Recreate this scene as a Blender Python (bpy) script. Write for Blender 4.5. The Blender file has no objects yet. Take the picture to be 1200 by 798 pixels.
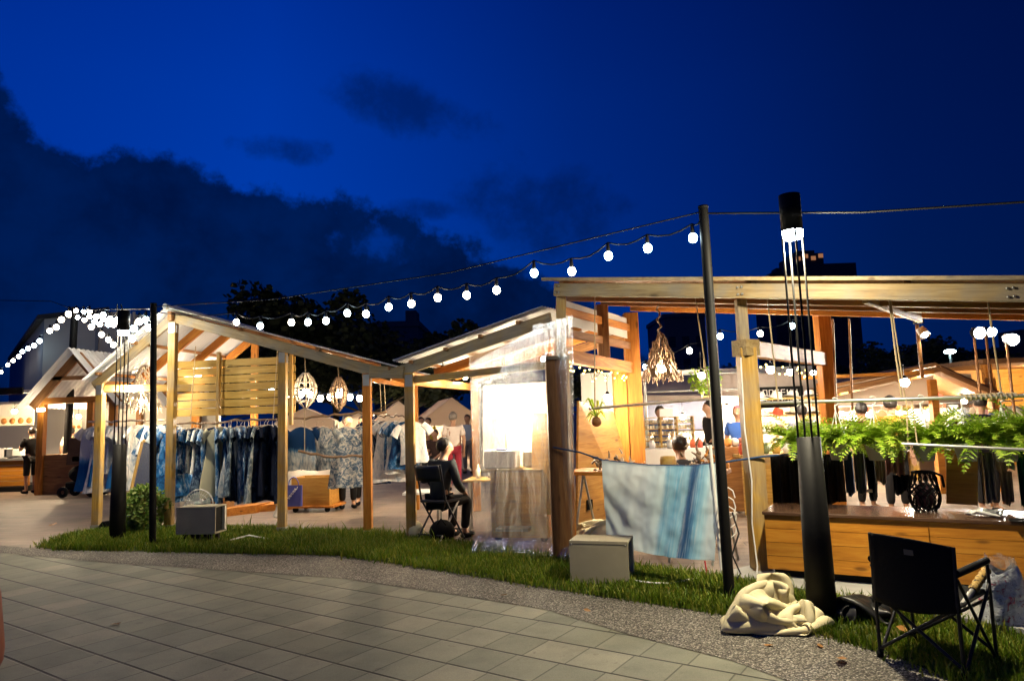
import bpy, bmesh, math, random
from mathutils import Vector, Matrix, Quaternion, noise
RND = random.Random(11)
sc = bpy.context.scene
rad = math.radians
# ------------------------------------------------------------------ camera
CAM_H, PITCH, ROLL, FPX = 1.6, rad(6.3), rad(1.9), 800.0
FW = Vector((0, math.cos(PITCH), math.sin(PITCH)))
_r0 = Vector((1, 0, 0)); _u0 = Vector((0, -math.sin(PITCH), math.cos(PITCH)))
CU = math.cos(ROLL) * _u0 + math.sin(ROLL) * _r0
CR = math.cos(ROLL) * _r0 - math.sin(ROLL) * _u0
cd = bpy.data.cameras.new('camera'); cam = bpy.data.objects.new('camera', cd)
sc.collection.objects.link(cam); sc.camera = cam
cd.lens = 24.0; cd.sensor_width = 36.0; cd.clip_start = 0.05; cd.clip_end = 2000
m = Matrix((CR, CU, -FW)).transposed().to_4x4(); m.translation = (0, 0, CAM_H); cam.matrix_world = m

def ray(px, py): return FW + CR * ((px - 600) / FPX) - CU * ((py - 399) / FPX)
def G(px, py, z=0.0):
    d = ray(px, py); t = (z - CAM_H) / d.z; return Vector((d.x * t, d.y * t, z))
def at(px, py, Y):
    d = ray(px, py); t = Y / d.y; return Vector((d.x * t, Y, CAM_H + d.z * t))

# ------------------------------------------------------------------ node helpers
class NT:
    def __init__(s, tree): s.t = tree; tree.nodes.clear()
    def n(s, typ, props=None, **inp):
        nd = s.t.nodes.new(typ)
        for k, v in (props or {}).items(): setattr(nd, k, v)
        for k, v in inp.items():
            key = int(k[1:]) if k[0] == 'i' and k[1:].isdigit() else k.replace('_', ' ')
            s.set(nd.inputs[key], v)
        return nd
    def set(s, sock, v):
        if hasattr(v, 'bl_idname') and hasattr(v, 'outputs'): v = v.outputs[0]
        if isinstance(v, bpy.types.NodeSocket): s.t.links.new(v, sock)
        else:
            if isinstance(v, (tuple, list)) and sock.type == 'RGBA' and len(v) == 3: v = (*v, 1)
            sock.default_value = v
    def math(s, op, a, b=0.0, c=0.0, clamp=False):
        return s.n('ShaderNodeMath', {'operation': op, 'use_clamp': clamp}, i0=a, i1=b, i2=c)
    def ramp(s, fac, stops, interp='LINEAR'):
        nd = s.t.nodes.new('ShaderNodeValToRGB'); cr = nd.color_ramp; cr.interpolation = interp
        while len(cr.elements) < len(stops): cr.elements.new(0.5)
        for e, (p, c) in zip(cr.elements, stops):
            e.position = p; e.color = (*c, 1) if len(c) == 3 else c
        s.set(nd.inputs[0], fac); return nd
    def mix(s, f, a, b, mode='MIX'):
        nd = s.t.nodes.new('ShaderNodeMix'); nd.data_type = 'RGBA'; nd.blend_type = mode
        s.set(nd.inputs[0], f); s.set(nd.inputs[6], a); s.set(nd.inputs[7], b); return nd.outputs[2]
    def noise(s, vec, scale, detail=4, rough=.55, dist=0.0, w=None):
        nd = s.n('ShaderNodeTexNoise', {'noise_dimensions': '4D' if w is not None else '3D'}, Vector=vec, Scale=scale, Detail=detail, Roughness=rough, Distortion=dist)
        if w is not None: s.set(nd.inputs['W'], w)
        return nd
    def smooth(s, v, a, b, lo=0.0, hi=1.0):
        nd = s.n('ShaderNodeMapRange', {'interpolation_type': 'SMOOTHSTEP'}, i0=v, i1=a, i2=b, i3=lo, i4=hi); return nd

MATS = {}
def material(name, fn):
    if name in MATS: return MATS[name]
    m = bpy.data.materials.new(name); m.use_nodes = True
    N = NT(m.node_tree); out = N.n('ShaderNodeOutputMaterial')
    sh = fn(N)
    N.set(out.inputs['Surface'], sh); MATS[name] = m; return m
def bsdf(N, col, rough=.6, metal=0.0, bump=None, bstr=.3, bdist=.01, spec=.4, **kw):
    b = N.n('ShaderNodeBsdfPrincipled', None, Base_Color=col, Roughness=rough, Metallic=metal)
    b.inputs['Specular IOR Level'].default_value = spec
    for k, v in kw.items(): N.set(b.inputs[k.replace('_', ' ')], v)
    if bump is not None:
        bp = N.n('ShaderNodeBump', None, Strength=bstr, Distance=bdist, Height=bump); N.set(b.inputs['Normal'], bp)
    return b
def plain(name, col, rough=.6, metal=0.0, var=.25, scale=6, spec=.4, bstr=.15):
    def f(N):
        tc = N.n('ShaderNodeTexCoord'); ns = N.noise(tc.outputs['Object'], scale, 5)
        c = N.mix(ns.outputs[0], tuple(max(0, x * (1 - var)) for x in col), tuple(min(1, x * (1 + var)) for x in col))
        return bsdf(N, c, rough, metal, ns.outputs[0], bstr, .01, spec)
    return material(name, f)
def emit(name, col, st):
    return material(name, lambda N: N.n('ShaderNodeEmission', None, Color=col, Strength=st))
def wood(name, dark, mid, light, plank=0.0, rough=.55, knots=True, grey=0.0):
    def f(N):
        tc = N.n('ShaderNodeTexCoord'); oi = N.n('ShaderNodeObjectInfo')
        off = N.math('MULTIPLY', oi.outputs['Random'], 37.0)
        sep = N.n('ShaderNodeSeparateXYZ', None, Vector=tc.outputs['Object'])
        if plank:
            row = N.math('FLOOR', N.math('DIVIDE', sep.outputs[2], plank)); off = N.math('ADD', off, N.math('MULTIPLY', row, 7.31))
        cmb = N.n('ShaderNodeCombineXYZ', None, X=N.math('ADD', N.math('MULTIPLY', sep.outputs[0], 1.3), off),
                  Y=N.math('ADD', N.math('MULTIPLY', sep.outputs[1], 16.0), off), Z=N.math('ADD', N.math('MULTIPLY', sep.outputs[2], 16.0), off))
        g = N.noise(cmb, 1.0, 6, .6, 1.4); g2 = N.noise(cmb, 5.0, 3, .6, .3)
        f1 = N.math('ADD', N.math('MULTIPLY', g.outputs[0], .75), N.math('MULTIPLY', g2.outputs[0], .25))
        c = N.ramp(f1, [(.3, dark), (.5, mid), (.68, light)]).outputs[0]
        rv = N.n('ShaderNodeTexWhiteNoise', {'noise_dimensions': '1D'}, W=off)
        c = N.mix(.55, c, N.ramp(rv.outputs[0], [(0, (.62, .6, .58)), (1, (1.15, 1.12, 1.05))]).outputs[0], 'MULTIPLY')
        if knots:
            k = N.n('ShaderNodeCombineXYZ', None, X=N.math('ADD', N.math('MULTIPLY', sep.outputs[0], 2.2), off), Y=N.math('ADD', N.math('MULTIPLY', sep.outputs[1], 6.5), off), Z=N.math('ADD', N.math('MULTIPLY', sep.outputs[2], 6.5), off))
            v = N.n('ShaderNodeTexVoronoi', None, Vector=k, Scale=1.0)
            kk = N.smooth(v.outputs['Distance'], .06, .17, .75, 0)
            c = N.mix(kk.outputs[0], c, tuple(x * .35 for x in dark))
        if grey:
            st = N.noise(tc.outputs['Object'], 2.2, 5)
            c = N.mix(N.smooth(st.outputs[0], .42, .62, 0, grey).outputs[0], c, (.2, .19, .17))
        return bsdf(N, c, rough, 0, f1, .25, .008, .35)
    return material(name, f)

# ------------------------------------------------------------------ world: dusk sky with cloud bank
w = bpy.data.worlds.new('World'); sc.world = w; w.use_nodes = True
N = NT(w.node_tree); wo = N.n('ShaderNodeOutputWorld'); bg = N.n('ShaderNodeBackground', None, Strength=1.0)
N.set(wo.inputs['Surface'], bg)
tc = N.n('ShaderNodeTexCoord'); D = N.n('ShaderNodeVectorMath', {'operation': 'NORMALIZE'}, i0=tc.outputs['Generated'])
sp = N.n('ShaderNodeSeparateXYZ', None, Vector=D)
az = N.math('MULTIPLY', N.math('ARCTAN2', sp.outputs[0], sp.outputs[1]), 180 / math.pi)
el = N.math('MULTIPLY', N.math('ARCSINE', sp.outputs[2]), 180 / math.pi)
azn = N.math('DIVIDE', N.math('ADD', az, 60.0), 120.0, clamp=True)
def ap(a): return (a + 60) / 120
base = N.ramp(azn, [(ap(-60), (0, .034, .31)), (ap(-37), (0, .033, .33)), (ap(-20), (0, .041, .385)), (ap(-6), (0, .030, .29)), (ap(6), (0, .020, .20)), (ap(18), (0, .014, .145)), (ap(30), (0, .0085, .085)), (ap(45), (0, .005, .055))]).outputs[0]
elr = N.ramp(N.math('DIVIDE', el, 60.0, clamp=True), [(0, (1.0, 1.3, 1.0)), (.13, (1.1, 1.35, 1.05)), (.28, (1.05, 1.08, 1.05)), (.42, (.95, .92, .95)), (.58, (.72, .62, .75)), (1, (.5, .4, .5))]).outputs[0]
base = N.mix(1.0, base, elr, 'MULTIPLY')
# cloud bank edge in azimuth / elevation
edge = [(-50, 24), (-38.5, 24.5), (-37, 22.2), (-35.9, 20.2), (-32.6, 20.0), (-27, 20.6), (-22.7, 19.2), (-17.5, 17.9), (-13.4, 18.0), (-9, 16.8), (-5.6, 15.4), (-2.5, 14), (3, 11.6), (8, 8), (14, 3), (30, 0)]
bnd = N.math('MULTIPLY', N.ramp(azn, [(ap(a), (e / 40,) * 3) for a, e in edge]).outputs[0], 40.0)
n1 = N.noise(D, 5.5, 7, .58, .3); n2 = N.noise(D, 15, 6, .62); n3 = N.noise(D, 42, 5, .6)
wob = N.math('ADD', N.math('MULTIPLY', N.math('SUBTRACT', n1.outputs[0], .5), 3.0), N.math('ADD', N.math('MULTIPLY', N.math('SUBTRACT', n2.outputs[0], .5), 6.5), N.math('MULTIPLY', N.math('SUBTRACT', n3.outputs[0], .5), 3.0)))
dlt = N.math('ADD', N.math('SUBTRACT', bnd, el), wob)
bank = N.smooth(dlt, -.5, 1.3)
# lighter break inside the bank, right of its middle
def blob(a0, e0, ra, re, tilt=0.0, amp=1.3):
    da = N.math('SUBTRACT', az, a0); de = N.math('SUBTRACT', el, e0)
    de = N.math('SUBTRACT', de, N.math('MULTIPLY', da, tilt))
    q = N.math('ADD', N.math('POWER', N.math('ABSOLUTE', N.math('DIVIDE', da, ra)), 2.0), N.math('POWER', N.math('ABSOLUTE', N.math('DIVIDE', de, re)), 2.0))
    q = N.math('SUBTRACT', N.math('SUBTRACT', 1.0, q), N.math('MULTIPLY', N.math('SUBTRACT', n2.outputs[0], .42), amp * 2.0))
    return N.smooth(q, 0, 1.1)
hole = blob(-10.5, 14.2, 5.0, 2.4, -.15, 2.2)
bankm = N.math('MULTIPLY', bank, N.math('SUBTRACT', 1.0, N.math('MULTIPLY', hole, .6)))
col = N.mix(N.math('MULTIPLY', bankm, .93), base, N.mix(N.smooth(N.math('ADD', N.math('MULTIPLY', n1.outputs[0], .6), N.math('MULTIPLY', n2.outputs[0], .4)), .35, .62), (0, .0035, .024), (0, .0095, .066)))
small = N.math('MAXIMUM', blob(-8.5, 25.2, 9, 2.9, -.25), N.math('MAXIMUM', blob(2.5, 17.2, 9.5, 5.2, -.1), N.math('MAXIMUM', blob(-18.5, 21.4, 5, 1.3), blob(-7.5, 17.2, 4, 1.2))))
col = N.mix(N.math('MULTIPLY', small, .62), col, (0, .007, .058))
N.set(bg.inputs['Color'], col)
# ------------------------------------------------------------------ exposure
vs = sc.view_settings; vs.view_transform = 'Standard'; vs.look = 'None'; vs.exposure = 0.0; vs.gamma = 1.0; vs.use_curve_mapping = False
cy = sc.cycles; cy.use_denoising = True; cy.max_bounces = 6; cy.transparent_max_bounces = 16; cy.sample_clamp_indirect = 4.0
cy.caustics_reflective = False; cy.caustics_refractive = False; cy.blur_glossy = 1.0

# ------------------------------------------------------------------ mesh helpers
COL = sc.collection
WL = {}
class MB:
    def __init__(s): s.v = []; s.f = []; s.sm = []
    def add(s, vs, fs, smooth=False):
        o = len(s.v); s.v += [Vector(v) for v in vs]; s.f += [tuple(i + o for i in f) for f in fs]; s.sm += [smooth] * len(fs); return s
    def box(s, c, size, rz=0.0, M=None):
        x, y, z = (k / 2 for k in size); c = Vector(c)
        vs = [Vector((a * x, b * y, d * z)) for d in (-1, 1) for b in (-1, 1) for a in (-1, 1)]
        rot = M if M is not None else Matrix.Rotation(rz, 3, 'Z')
        return s.add([c + rot @ v for v in vs], [(0, 2, 3, 1), (4, 5, 7, 6), (0, 1, 5, 4), (2, 6, 7, 3), (0, 4, 6, 2), (1, 3, 7, 5)])
    def bar(s, p0, p1, wd, ht, up=(0, 0, 1)):
        p0, p1 = Vector(p0), Vector(p1); return s.box((p0 + p1) / 2, ((p1 - p0).length, wd, ht), M=frame(p1 - p0, up))
    def tube(s, pts, r, n=8, caps=True, smooth=True):
        pts = [Vector(p) for p in pts]; rs = r if isinstance(r, (list, tuple)) else [r] * len(pts); vs = []; fs = []
        prev = None
        for i, p in enumerate(pts):
            t = (pts[min(i + 1, len(pts) - 1)] - pts[max(i - 1, 0)])
            if t.length < 1e-9: t = Vector((0, 0, 1))
            t.normalize()
            if prev is None: a = t.orthogonal().normalized()
            else:
                a = prev - t * prev.dot(t)
                a = a.normalized() if a.length > 1e-6 else t.orthogonal().normalized()
            prev = a; b = t.cross(a)
            vs += [p + rs[i] * (a * math.cos(2 * math.pi * k / n) + b * math.sin(2 * math.pi * k / n)) for k in range(n)]
        for i in range(len(pts) - 1):
            for k in range(n): fs.append((i * n + k, i * n + (k + 1) % n, (i + 1) * n + (k + 1) % n, (i + 1) * n + k))
        s.add(vs, fs, smooth)
        if caps: s.add(vs[:n], [tuple(range(n))[::-1]]); s.add(vs[-n:], [tuple(range(n))])
        return s
    def lathe(s, prof, c=(0, 0, 0), n=16, smooth=True, M=None):
        c = Vector(c); vs = []; fs = []
        for r, z in prof:
            for k in range(n):
                v = Vector((r * math.cos(2 * math.pi * k / n), r * math.sin(2 * math.pi * k / n), z)); vs.append(c + (M @ v if M is not None else v))
        for i in range(len(prof) - 1):
            for k in range(n): fs.append((i * n + k, i * n + (k + 1) % n, (i + 1) * n + (k + 1) % n, (i + 1) * n + k))
        return s.add(vs, fs, smooth)
    def ball(s, c, r, n=10, m=7, sc3=(1, 1, 1), M=None):
        c = Vector(c); pr = [(math.sin(math.pi * i / m), -math.cos(math.pi * i / m)) for i in range(m + 1)]
        vs = []; fs = []
        for a, z in pr:
            for k in range(n):
                v = Vector((a * math.cos(2 * math.pi * k / n) * r * sc3[0], a * math.sin(2 * math.pi * k / n) * r * sc3[1], z * r * sc3[2])); vs.append(c + (M @ v if M is not None else v))
        for i in range(m):
            for k in range(n): fs.append((i * n + k, i * n + (k + 1) % n, (i + 1) * n + (k + 1) % n, (i + 1) * n + k))
        return s.add(vs, fs, True)
    def prism(s, poly, d):
        poly = [Vector(p) for p in poly]; d = Vector(d); n = len(poly)
        return s.add(poly + [p + d for p in poly], [tuple(range(n))[::-1], tuple(range(n, 2 * n))] + [(i, (i + 1) % n, n + (i + 1) % n, n + i) for i in range(n)])
    def grid(s, fn, nu, nv, smooth=True):
        vs = [fn(i / nu, j / nv) for j in range(nv + 1) for i in range(nu + 1)]
        return s.add(vs, [(j * (nu + 1) + i, j * (nu + 1) + i + 1, (j + 1) * (nu + 1) + i + 1, (j + 1) * (nu + 1) + i) for j in range(nv) for i in range(nu)], smooth)
def frame(d, up=(0, 0, 1)):
    x = Vector(d).normalized(); up = Vector(up)
    if abs(x.dot(up.normalized())) > .999: up = Vector((0, 1, 0))
    y = up.cross(x).normalized(); z = x.cross(y); return Matrix((x, y, z)).transposed()
def to_mesh(name, mb, o=Vector((0, 0, 0)), M=None):
    me = bpy.data.meshes.new(name); Mi = M.transposed() if M is not None else None
    me.from_pydata([tuple((Mi @ (v - o)) if Mi is not None else (v - o)) for v in mb.v], [], mb.f)
    me.polygons.foreach_set('use_smooth', mb.sm); me.update(); return me
def mk(name, mb, mat, parent=None, loc=None, M=None, solid=0.0, bev=0.0, me=None):
    """link ONE mesh object; vertices of mb are world points; loc = object origin in world"""
    loc = Vector(loc) if loc is not None else Vector(WL.get(parent, (0, 0, 0)) if parent else (0, 0, 0))
    if me is None: me = to_mesh(name, mb, loc, M)
    if bev:
        bm = bmesh.new(); bm.from_mesh(me); bmesh.ops.remove_doubles(bm, verts=bm.verts, dist=1e-5)
        bmesh.ops.bevel(bm, geom=[e for e in bm.edges if e.calc_face_angle(0) > .5], offset=bev, segments=1, affect='EDGES'); bm.to_mesh(me); bm.free()
    o = bpy.data.objects.new(name, me); COL.objects.link(o)
    if mat: me.materials.append(mat)
    if parent is not None:
        o.parent = parent; o.location = loc - Vector(WL[parent])
    else: o.location = loc
    if M is not None: o.rotation_euler = M.to_euler()
    WL[o] = loc
    if solid:
        md = o.modifiers.new('solid', 'SOLIDIFY'); md.thickness = solid; md.offset = 0
    return o
def beam(name, p0, p1, wd, ht, mat, parent=None, up=(0, 0, 1), bev=.006):
    p0, p1 = Vector(p0), Vector(p1); c = (p0 + p1) / 2; M = frame(p1 - p0, up)
    mb = MB().box(c, ((p1 - p0).length, wd, ht), M=M)
    return mk(name, mb, mat, parent, c, M, bev=bev)
def tag(o, label=None, cat=None, group=None, kind=None):
    for k, v in (('label', label), ('category', cat), ('group', group), ('kind', kind)):
        if v: o[k] = v
    return o
def thing(name, loc, label, cat, group=None):
    o = bpy.data.objects.new(name, None); COL.objects.link(o); o.location = loc; o.empty_display_size = .1; WL[o] = Vector(loc)
    return tag(o, label, cat, group)
def copy_tree(o, parent=None):
    c = o.copy(); COL.objects.link(c)
    if parent is not None: c.parent = parent
    for ch in list(o.children): copy_tree(ch, c)
    return c
def lamp(parent, loc, W, col=(1, .8, .55), r=.05, typ='POINT', **kw):
    ld = bpy.data.lights.new('lamp_light', typ); ld.energy = W; ld.color = col
    if typ == 'AREA': ld.size = r
    else: ld.shadow_soft_size = r
    for k, v in kw.items(): setattr(ld, k, v)
    lo = bpy.data.objects.new('lamp_light', ld); COL.objects.link(lo)
    if parent is not None: lo.parent = parent; lo.location = Vector(loc) - Vector(WL[parent])
    else: lo.location = loc
    return lo
def glow(W, r, col=(1, .86, .66), area=None):
    A = area or 4 * math.pi * r * r; L = W / (math.pi * A)
    return emit('glow_%d_%d_%d_%d' % (round(L * 10), *(round(c * 99) for c in col)), col, L)
def V(*a): return Vector(a)
def lerp(a, b, t): return a + (b - a) * t
WARM = (1, .74, .45); COOL = (.86, .95, 1.0); NEUT = (1, .86, .66)
# ================================================================== materials
W_OR = wood('pine_warm_lamp_tint', (.24, .075, .010), (.44, .165, .022), (.58, .26, .045))  # orange cast of the warm lamps is put into the wood colour
W_YE = wood('pine_cool_lamp_tint', (.24, .13, .02), (.42, .25, .05), (.54, .36, .10), grey=.45)  # same pine, yellow cast of the cooler lamps put into its colour
W_BR = wood('timber_brown', (.17, .07, .025), (.28, .13, .045), (.40, .21, .08))
W_GR = wood('timber_grey', (.18, .115, .05), (.33, .235, .11), (.46, .36, .19), grey=.55)
W_BOARD = wood('plank_boards', (.30, .13, .022), (.48, .24, .042), (.58, .34, .085), plank=.15)
W_SLAT = wood('slat_boards', (.30, .17, .03), (.44, .28, .055), (.54, .38, .10), plank=.137)
W_CNT = wood('counter_boards', (.28, .095, .008), (.46, .185, .016), (.56, .27, .035), plank=.123)
W_DARK = wood('dark_counter_top', (.045, .022, .014), (.075, .04, .025), (.12, .07, .045), rough=.22, knots=False)
W_DRIFT = wood('driftwood', (.10, .06, .035), (.20, .13, .08), (.34, .25, .17), knots=False)
W_PALE = wood('driftwood_pale', (.4, .33, .25), (.6, .52, .42), (.75, .68, .58), knots=False)
BLACK = plain('black_paint', (.006, .006, .006), .62, .0, .2, 9, .16)
BLACKC = plain('black_cloth', (.008, .008, .009), .9, 0, .3, 30, .1)
STEEL = plain('galvanised_steel', (.42, .42, .40), .4, .7, .2, 14)
ROPE = plain('rope_fibre', (.42, .33, .2), .9, 0, .3, 60, .2)
BLUEROPE = plain('blue_rope', (.03, .07, .16), .8, 0, .3, 60, .2)
WHITE = plain('white_paint', (.74, .73, .70), .5, 0, .08, 5)
def f_cream(N):
    tc = N.n('ShaderNodeTexCoord'); a = N.noise(tc.outputs['Object'], 5, 5); b = N.noise(tc.outputs['Object'], 26, 5, .65, .8); d = N.noise(tc.outputs['Object'], 13, 5)
    c = N.mix(a.outputs[0], (.60, .52, .30), (.74, .66, .42)); c = N.mix(N.smooth(d.outputs[0], .62, .74, 0, .22).outputs[0], c, (.28, .22, .12))
    return bsdf(N, c, .7, 0, b.outputs[0], .22, .02, .3)
CREAM = material('cream_cloth', f_cream)
OFFW = plain('offwhite_wall', (.62, .60, .55), .7, 0, .08, 2)
GREYBOX = plain('greige_metal', (.38, .34, .24), .5, 0, .16, 5)
CONC = plain('concrete', (.30, .30, .28), .85, 0, .22, 7)
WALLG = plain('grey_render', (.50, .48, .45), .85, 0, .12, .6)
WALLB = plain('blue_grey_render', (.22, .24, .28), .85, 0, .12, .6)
DARKB = plain('dark_building', (.05, .052, .06), .9, 0, .2, .3)
CABLE = plain('cable_black', (.01, .01, .01), .6)
BULB_W = emit('bulb_neutral', (1, .86, .68), 42)
BULB_C = emit('bulb_cool', (.72, .92, 1), 42)
BULB_F = emit('bulb_far', (1, .92, .8), 30)
LAMPHEAD = emit('lamp_head_glow', (.86, .96, 1), 60)
FAIRY = emit('fairy_light_glow', (1, .72, .2), 14)
SHADE = emit('lit_lamp_glow', (1, .85, .6), 40)

def f_corr(N):
    tc = N.n('ShaderNodeTexCoord'); ns = N.noise(tc.outputs['Object'], 3, 5)
    c = N.mix(ns.outputs[0], (.62, .62, .6), (.82, .82, .8))
    d = bsdf(N, c, .45, 0, None, spec=.4)
    t = N.n('ShaderNodeBsdfTranslucent', None, Color=(.6, .62, .62))
    return N.n('ShaderNodeMixShader', None, i0=.22, i1=d, i2=t)
CORR = material('corrugated_polycarbonate', f_corr)
def f_plastic(N):
    tc = N.n('ShaderNodeTexCoord'); mp = N.n('ShaderNodeMapping', None, Vector=tc.outputs['Object'], Scale=(5, 5, 1.1)); ns = N.noise(mp, 1.6, 7, .65, .8); n2 = N.noise(tc.outputs['Object'], 11, 5, .65, .5)
    bp = N.n('ShaderNodeBump', None, Strength=.55, Distance=.03, Height=N.math('ADD', ns.outputs[0], N.math('MULTIPLY', n2.outputs[0], .5)))
    tr = N.n('ShaderNodeBsdfTransparent', None, Color=(.96, .96, .95))
    gl = N.n('ShaderNodeBsdfGlossy', None, Color=(1, 1, 1), Roughness=.14, Normal=bp)
    df = N.n('ShaderNodeBsdfTranslucent', None, Color=(.9, .88, .82), Normal=bp); d2 = N.n('ShaderNodeBsdfDiffuse', None, Color=(.8, .8, .78), Normal=bp)
    fr = N.n('ShaderNodeFresnel', None, IOR=1.4, Normal=bp)
    milky = N.n('ShaderNodeMixShader', None, i0=.4, i1=df, i2=d2)
    cr = N.smooth(N.math('ABSOLUTE', N.math('SUBTRACT', ns.outputs[0], .5)), 0, .05, .16, 0)
    a = N.n('ShaderNodeMixShader', None, i0=N.math('ADD', N.smooth(ns.outputs[0], .3, .75, .05, .16), cr), i1=tr, i2=milky)
    return N.n('ShaderNodeMixShader', None, i0=N.math('ADD', N.math('MULTIPLY', fr, .55), .02), i1=a, i2=gl)
PLASTIC = material('clear_plastic_sheet', f_plastic)

def f_pavers(N):
    tc = N.n('ShaderNodeTexCoord'); mp = N.n('ShaderNodeMapping', None, Vector=tc.outputs['Object'], Rotation=(0, 0, rad(34)))
    s = N.n('ShaderNodeSeparateXYZ', None, Vector=mp)
    # slight bending of the courses
    yy = N.math('DIVIDE', s.outputs[1], .36)
    row = N.math('FLOOR', yy); fy = N.math('FRACT', yy)
    rn = N.n('ShaderNodeTexWhiteNoise', {'noise_dimensions': '1D'}, W=row)
    xx = N.math('ADD', N.math('DIVIDE', s.outputs[0], .33), N.math('MULTIPLY', rn.outputs[0], .32))
    colm = N.math('FLOOR', xx); fx = N.math('FRACT', xx)
    def dist(f): return N.math('MINIMUM', f, N.math('SUBTRACT', 1.0, f))
    wj = N.math('ADD', .7, N.math('MULTIPLY', N.noise(tc.outputs['Object'], 3.5, 4).outputs[0], .7)); jy = N.math('MULTIPLY', N.smooth(dist(fy), .012, .036, 1, 0), wj, clamp=True); jx = N.math('MULTIPLY', N.smooth(dist(fx), .005, .022, .62, 0), wj, clamp=True)
    wn = N.n('ShaderNodeTexWhiteNoise', {'noise_dimensions': '3D'}, Vector=N.n('ShaderNodeCombineXYZ', None, X=colm, Y=row))
    t = N.ramp(wn.outputs[0], [(0, (.130, .136, .098)), (.25, (.155, .160, .116)), (.6, (.172, .176, .128)), (.85, (.196, .196, .142)), (1, (.225, .215, .155))]).outputs[0]
    fine = N.noise(tc.outputs['Object'], 140, 3, .7); bl = N.noise(tc.outputs['Object'], 2.2, 6, .6)
    t = N.mix(.7, t, N.ramp(fine.outputs[0], [(.3, (.72, .72, .72)), (.7, (1.2, 1.2, 1.2))]).outputs[0], 'MULTIPLY')
    t = N.mix(.8, t, N.ramp(bl.outputs[0], [(.3, (.62, .62, .63)), (.55, (1, 1, 1)), (.75, (1.15, 1.13, 1.08))]).outputs[0], 'MULTIPLY')
    st = N.noise(tc.outputs['Object'], 9, 4, .6); t = N.mix(N.smooth(st.outputs[0], .62, .74, 0, .55).outputs[0], t, (.07, .062, .05))
    j = N.math('MAXIMUM', jy, jx)
    c = N.mix(j, t, (.012, .010, .008))
    h = N.math('SUBTRACT', N.math('ADD', N.math('MULTIPLY', fine.outputs[0], .12), N.math('MULTIPLY', wn.outputs[0], .15)), N.math('MULTIPLY', j, 1.0))
    return bsdf(N, c, .72, 0, h, .6, .012, .35)
PAVERS = material('plaza_pavers', f_pavers)
def f_market(N):
    tc = N.n('ShaderNodeTexCoord'); mp = N.n('ShaderNodeMapping', None, Vector=tc.outputs['Object'], Rotation=(0, 0, rad(10)))
    b = N.n('ShaderNodeTexBrick', None, Vector=mp, Color1=(.16, .12, .092), Color2=(.22, .172, .13), Mortar=(.10, .08, .065), Scale=1.0)
    b.inputs['Brick Width'].default_value = .6; b.inputs['Row Height'].default_value = .2; b.inputs['Mortar Size'].default_value = .008
    bl = N.noise(tc.outputs['Object'], 1.3, 6, .6); fine = N.noise(tc.outputs['Object'], 90, 3)
    c = N.mix(.8, b.outputs[0], N.ramp(bl.outputs[0], [(.3, (.6, .6, .62)), (.7, (1.2, 1.15, 1.1))]).outputs[0], 'MULTIPLY')
    c = N.mix(.5, c, N.ramp(fine.outputs[0], [(.3, (.75,) * 3), (.7, (1.2,) * 3)]).outputs[0], 'MULTIPLY')
    return bsdf(N, c, .6, 0, N.math('SUBTRACT', fine.outputs[0], b.outputs[1]), .3, .01, .35)
MARKETP = material('market_paving', f_market)
def f_gravel(N):
    tc = N.n('ShaderNodeTexCoord'); v = N.n('ShaderNodeTexVoronoi', None, Vector=tc.outputs['Object'], Scale=88)
    s = N.n('ShaderNodeSeparateColor', None, Color=v.outputs['Color'])
    c = N.ramp(s.outputs[0], [(0, (.06, .055, .045)), (.35, (.16, .145, .12)), (.65, (.27, .25, .21)), (.88, (.42, .39, .33)), (1, (.6, .57, .5))]).outputs[0]
    c = N.mix(N.smooth(v.outputs['Distance'], .35, .75, 0, .9).outputs[0], c, (.025, .022, .018))
    bl = N.noise(tc.outputs['Object'], 1.6, 5); c = N.mix(.7, c, N.ramp(bl.outputs[0], [(.3, (.65, .63, .6)), (.7, (1.15, 1.13, 1.1))]).outputs[0], 'MULTIPLY')
    h = N.math('SUBTRACT', 1.0, v.outputs['Distance'])
    return bsdf(N, c, .75, 0, h, .9, .012, .35)
GRAVEL = material('exposed_pebbles', f_gravel)
def f_soil(N):
    tc = N.n('ShaderNodeTexCoord'); n = N.noise(tc.outputs['Object'], 18, 6, .65); n2 = N.noise(tc.outputs['Object'], 2.5, 4)
    c = N.ramp(n.outputs[0], [(.3, (.022, .03, .008)), (.55, (.045, .06, .014)), (.75, (.10, .085, .035))]).outputs[0]
    c = N.mix(N.smooth(n2.outputs[0], .58, .7, 0, .7).outputs[0], c, (.11, .075, .04))
    return bsdf(N, c, .95, 0, n.outputs[0], .8, .03, .1)
SOIL = material('lawn_soil', f_soil)
def leafmat(name, a, b, c, tr=.3):
    def f(N):
        g = N.n('ShaderNodeNewGeometry'); oi = N.n('ShaderNodeObjectInfo')
        col = N.ramp(g.outputs['Random Per Island'], [(0, a), (.55, b), (1, c)]).outputs[0]
        d = bsdf(N, col, .5, 0, None, spec=.3); t = N.n('ShaderNodeBsdfTranslucent', None, Color=col)
        return N.n('ShaderNodeMixShader', None, i0=tr, i1=d, i2=t)
    return material(name, f)
GRASS = leafmat('grass_blades', (.055, .115, .005), (.13, .205, .010), (.27, .26, .04))
FERN = leafmat('fern_fronds', (.15, .29, .012), (.28, .45, .022), (.46, .56, .07))
BUSHM = leafmat('shrub_leaves', (.06, .13, .02), (.12, .20, .03), (.24, .28, .07))
TREEM = leafmat('tree_leaves', (.012, .020, .012), (.025, .035, .018), (.05, .06, .03), .15)
DEADL = leafmat('dry_leaves', (.20, .09, .03), (.36, .17, .05), (.46, .27, .1))

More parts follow.
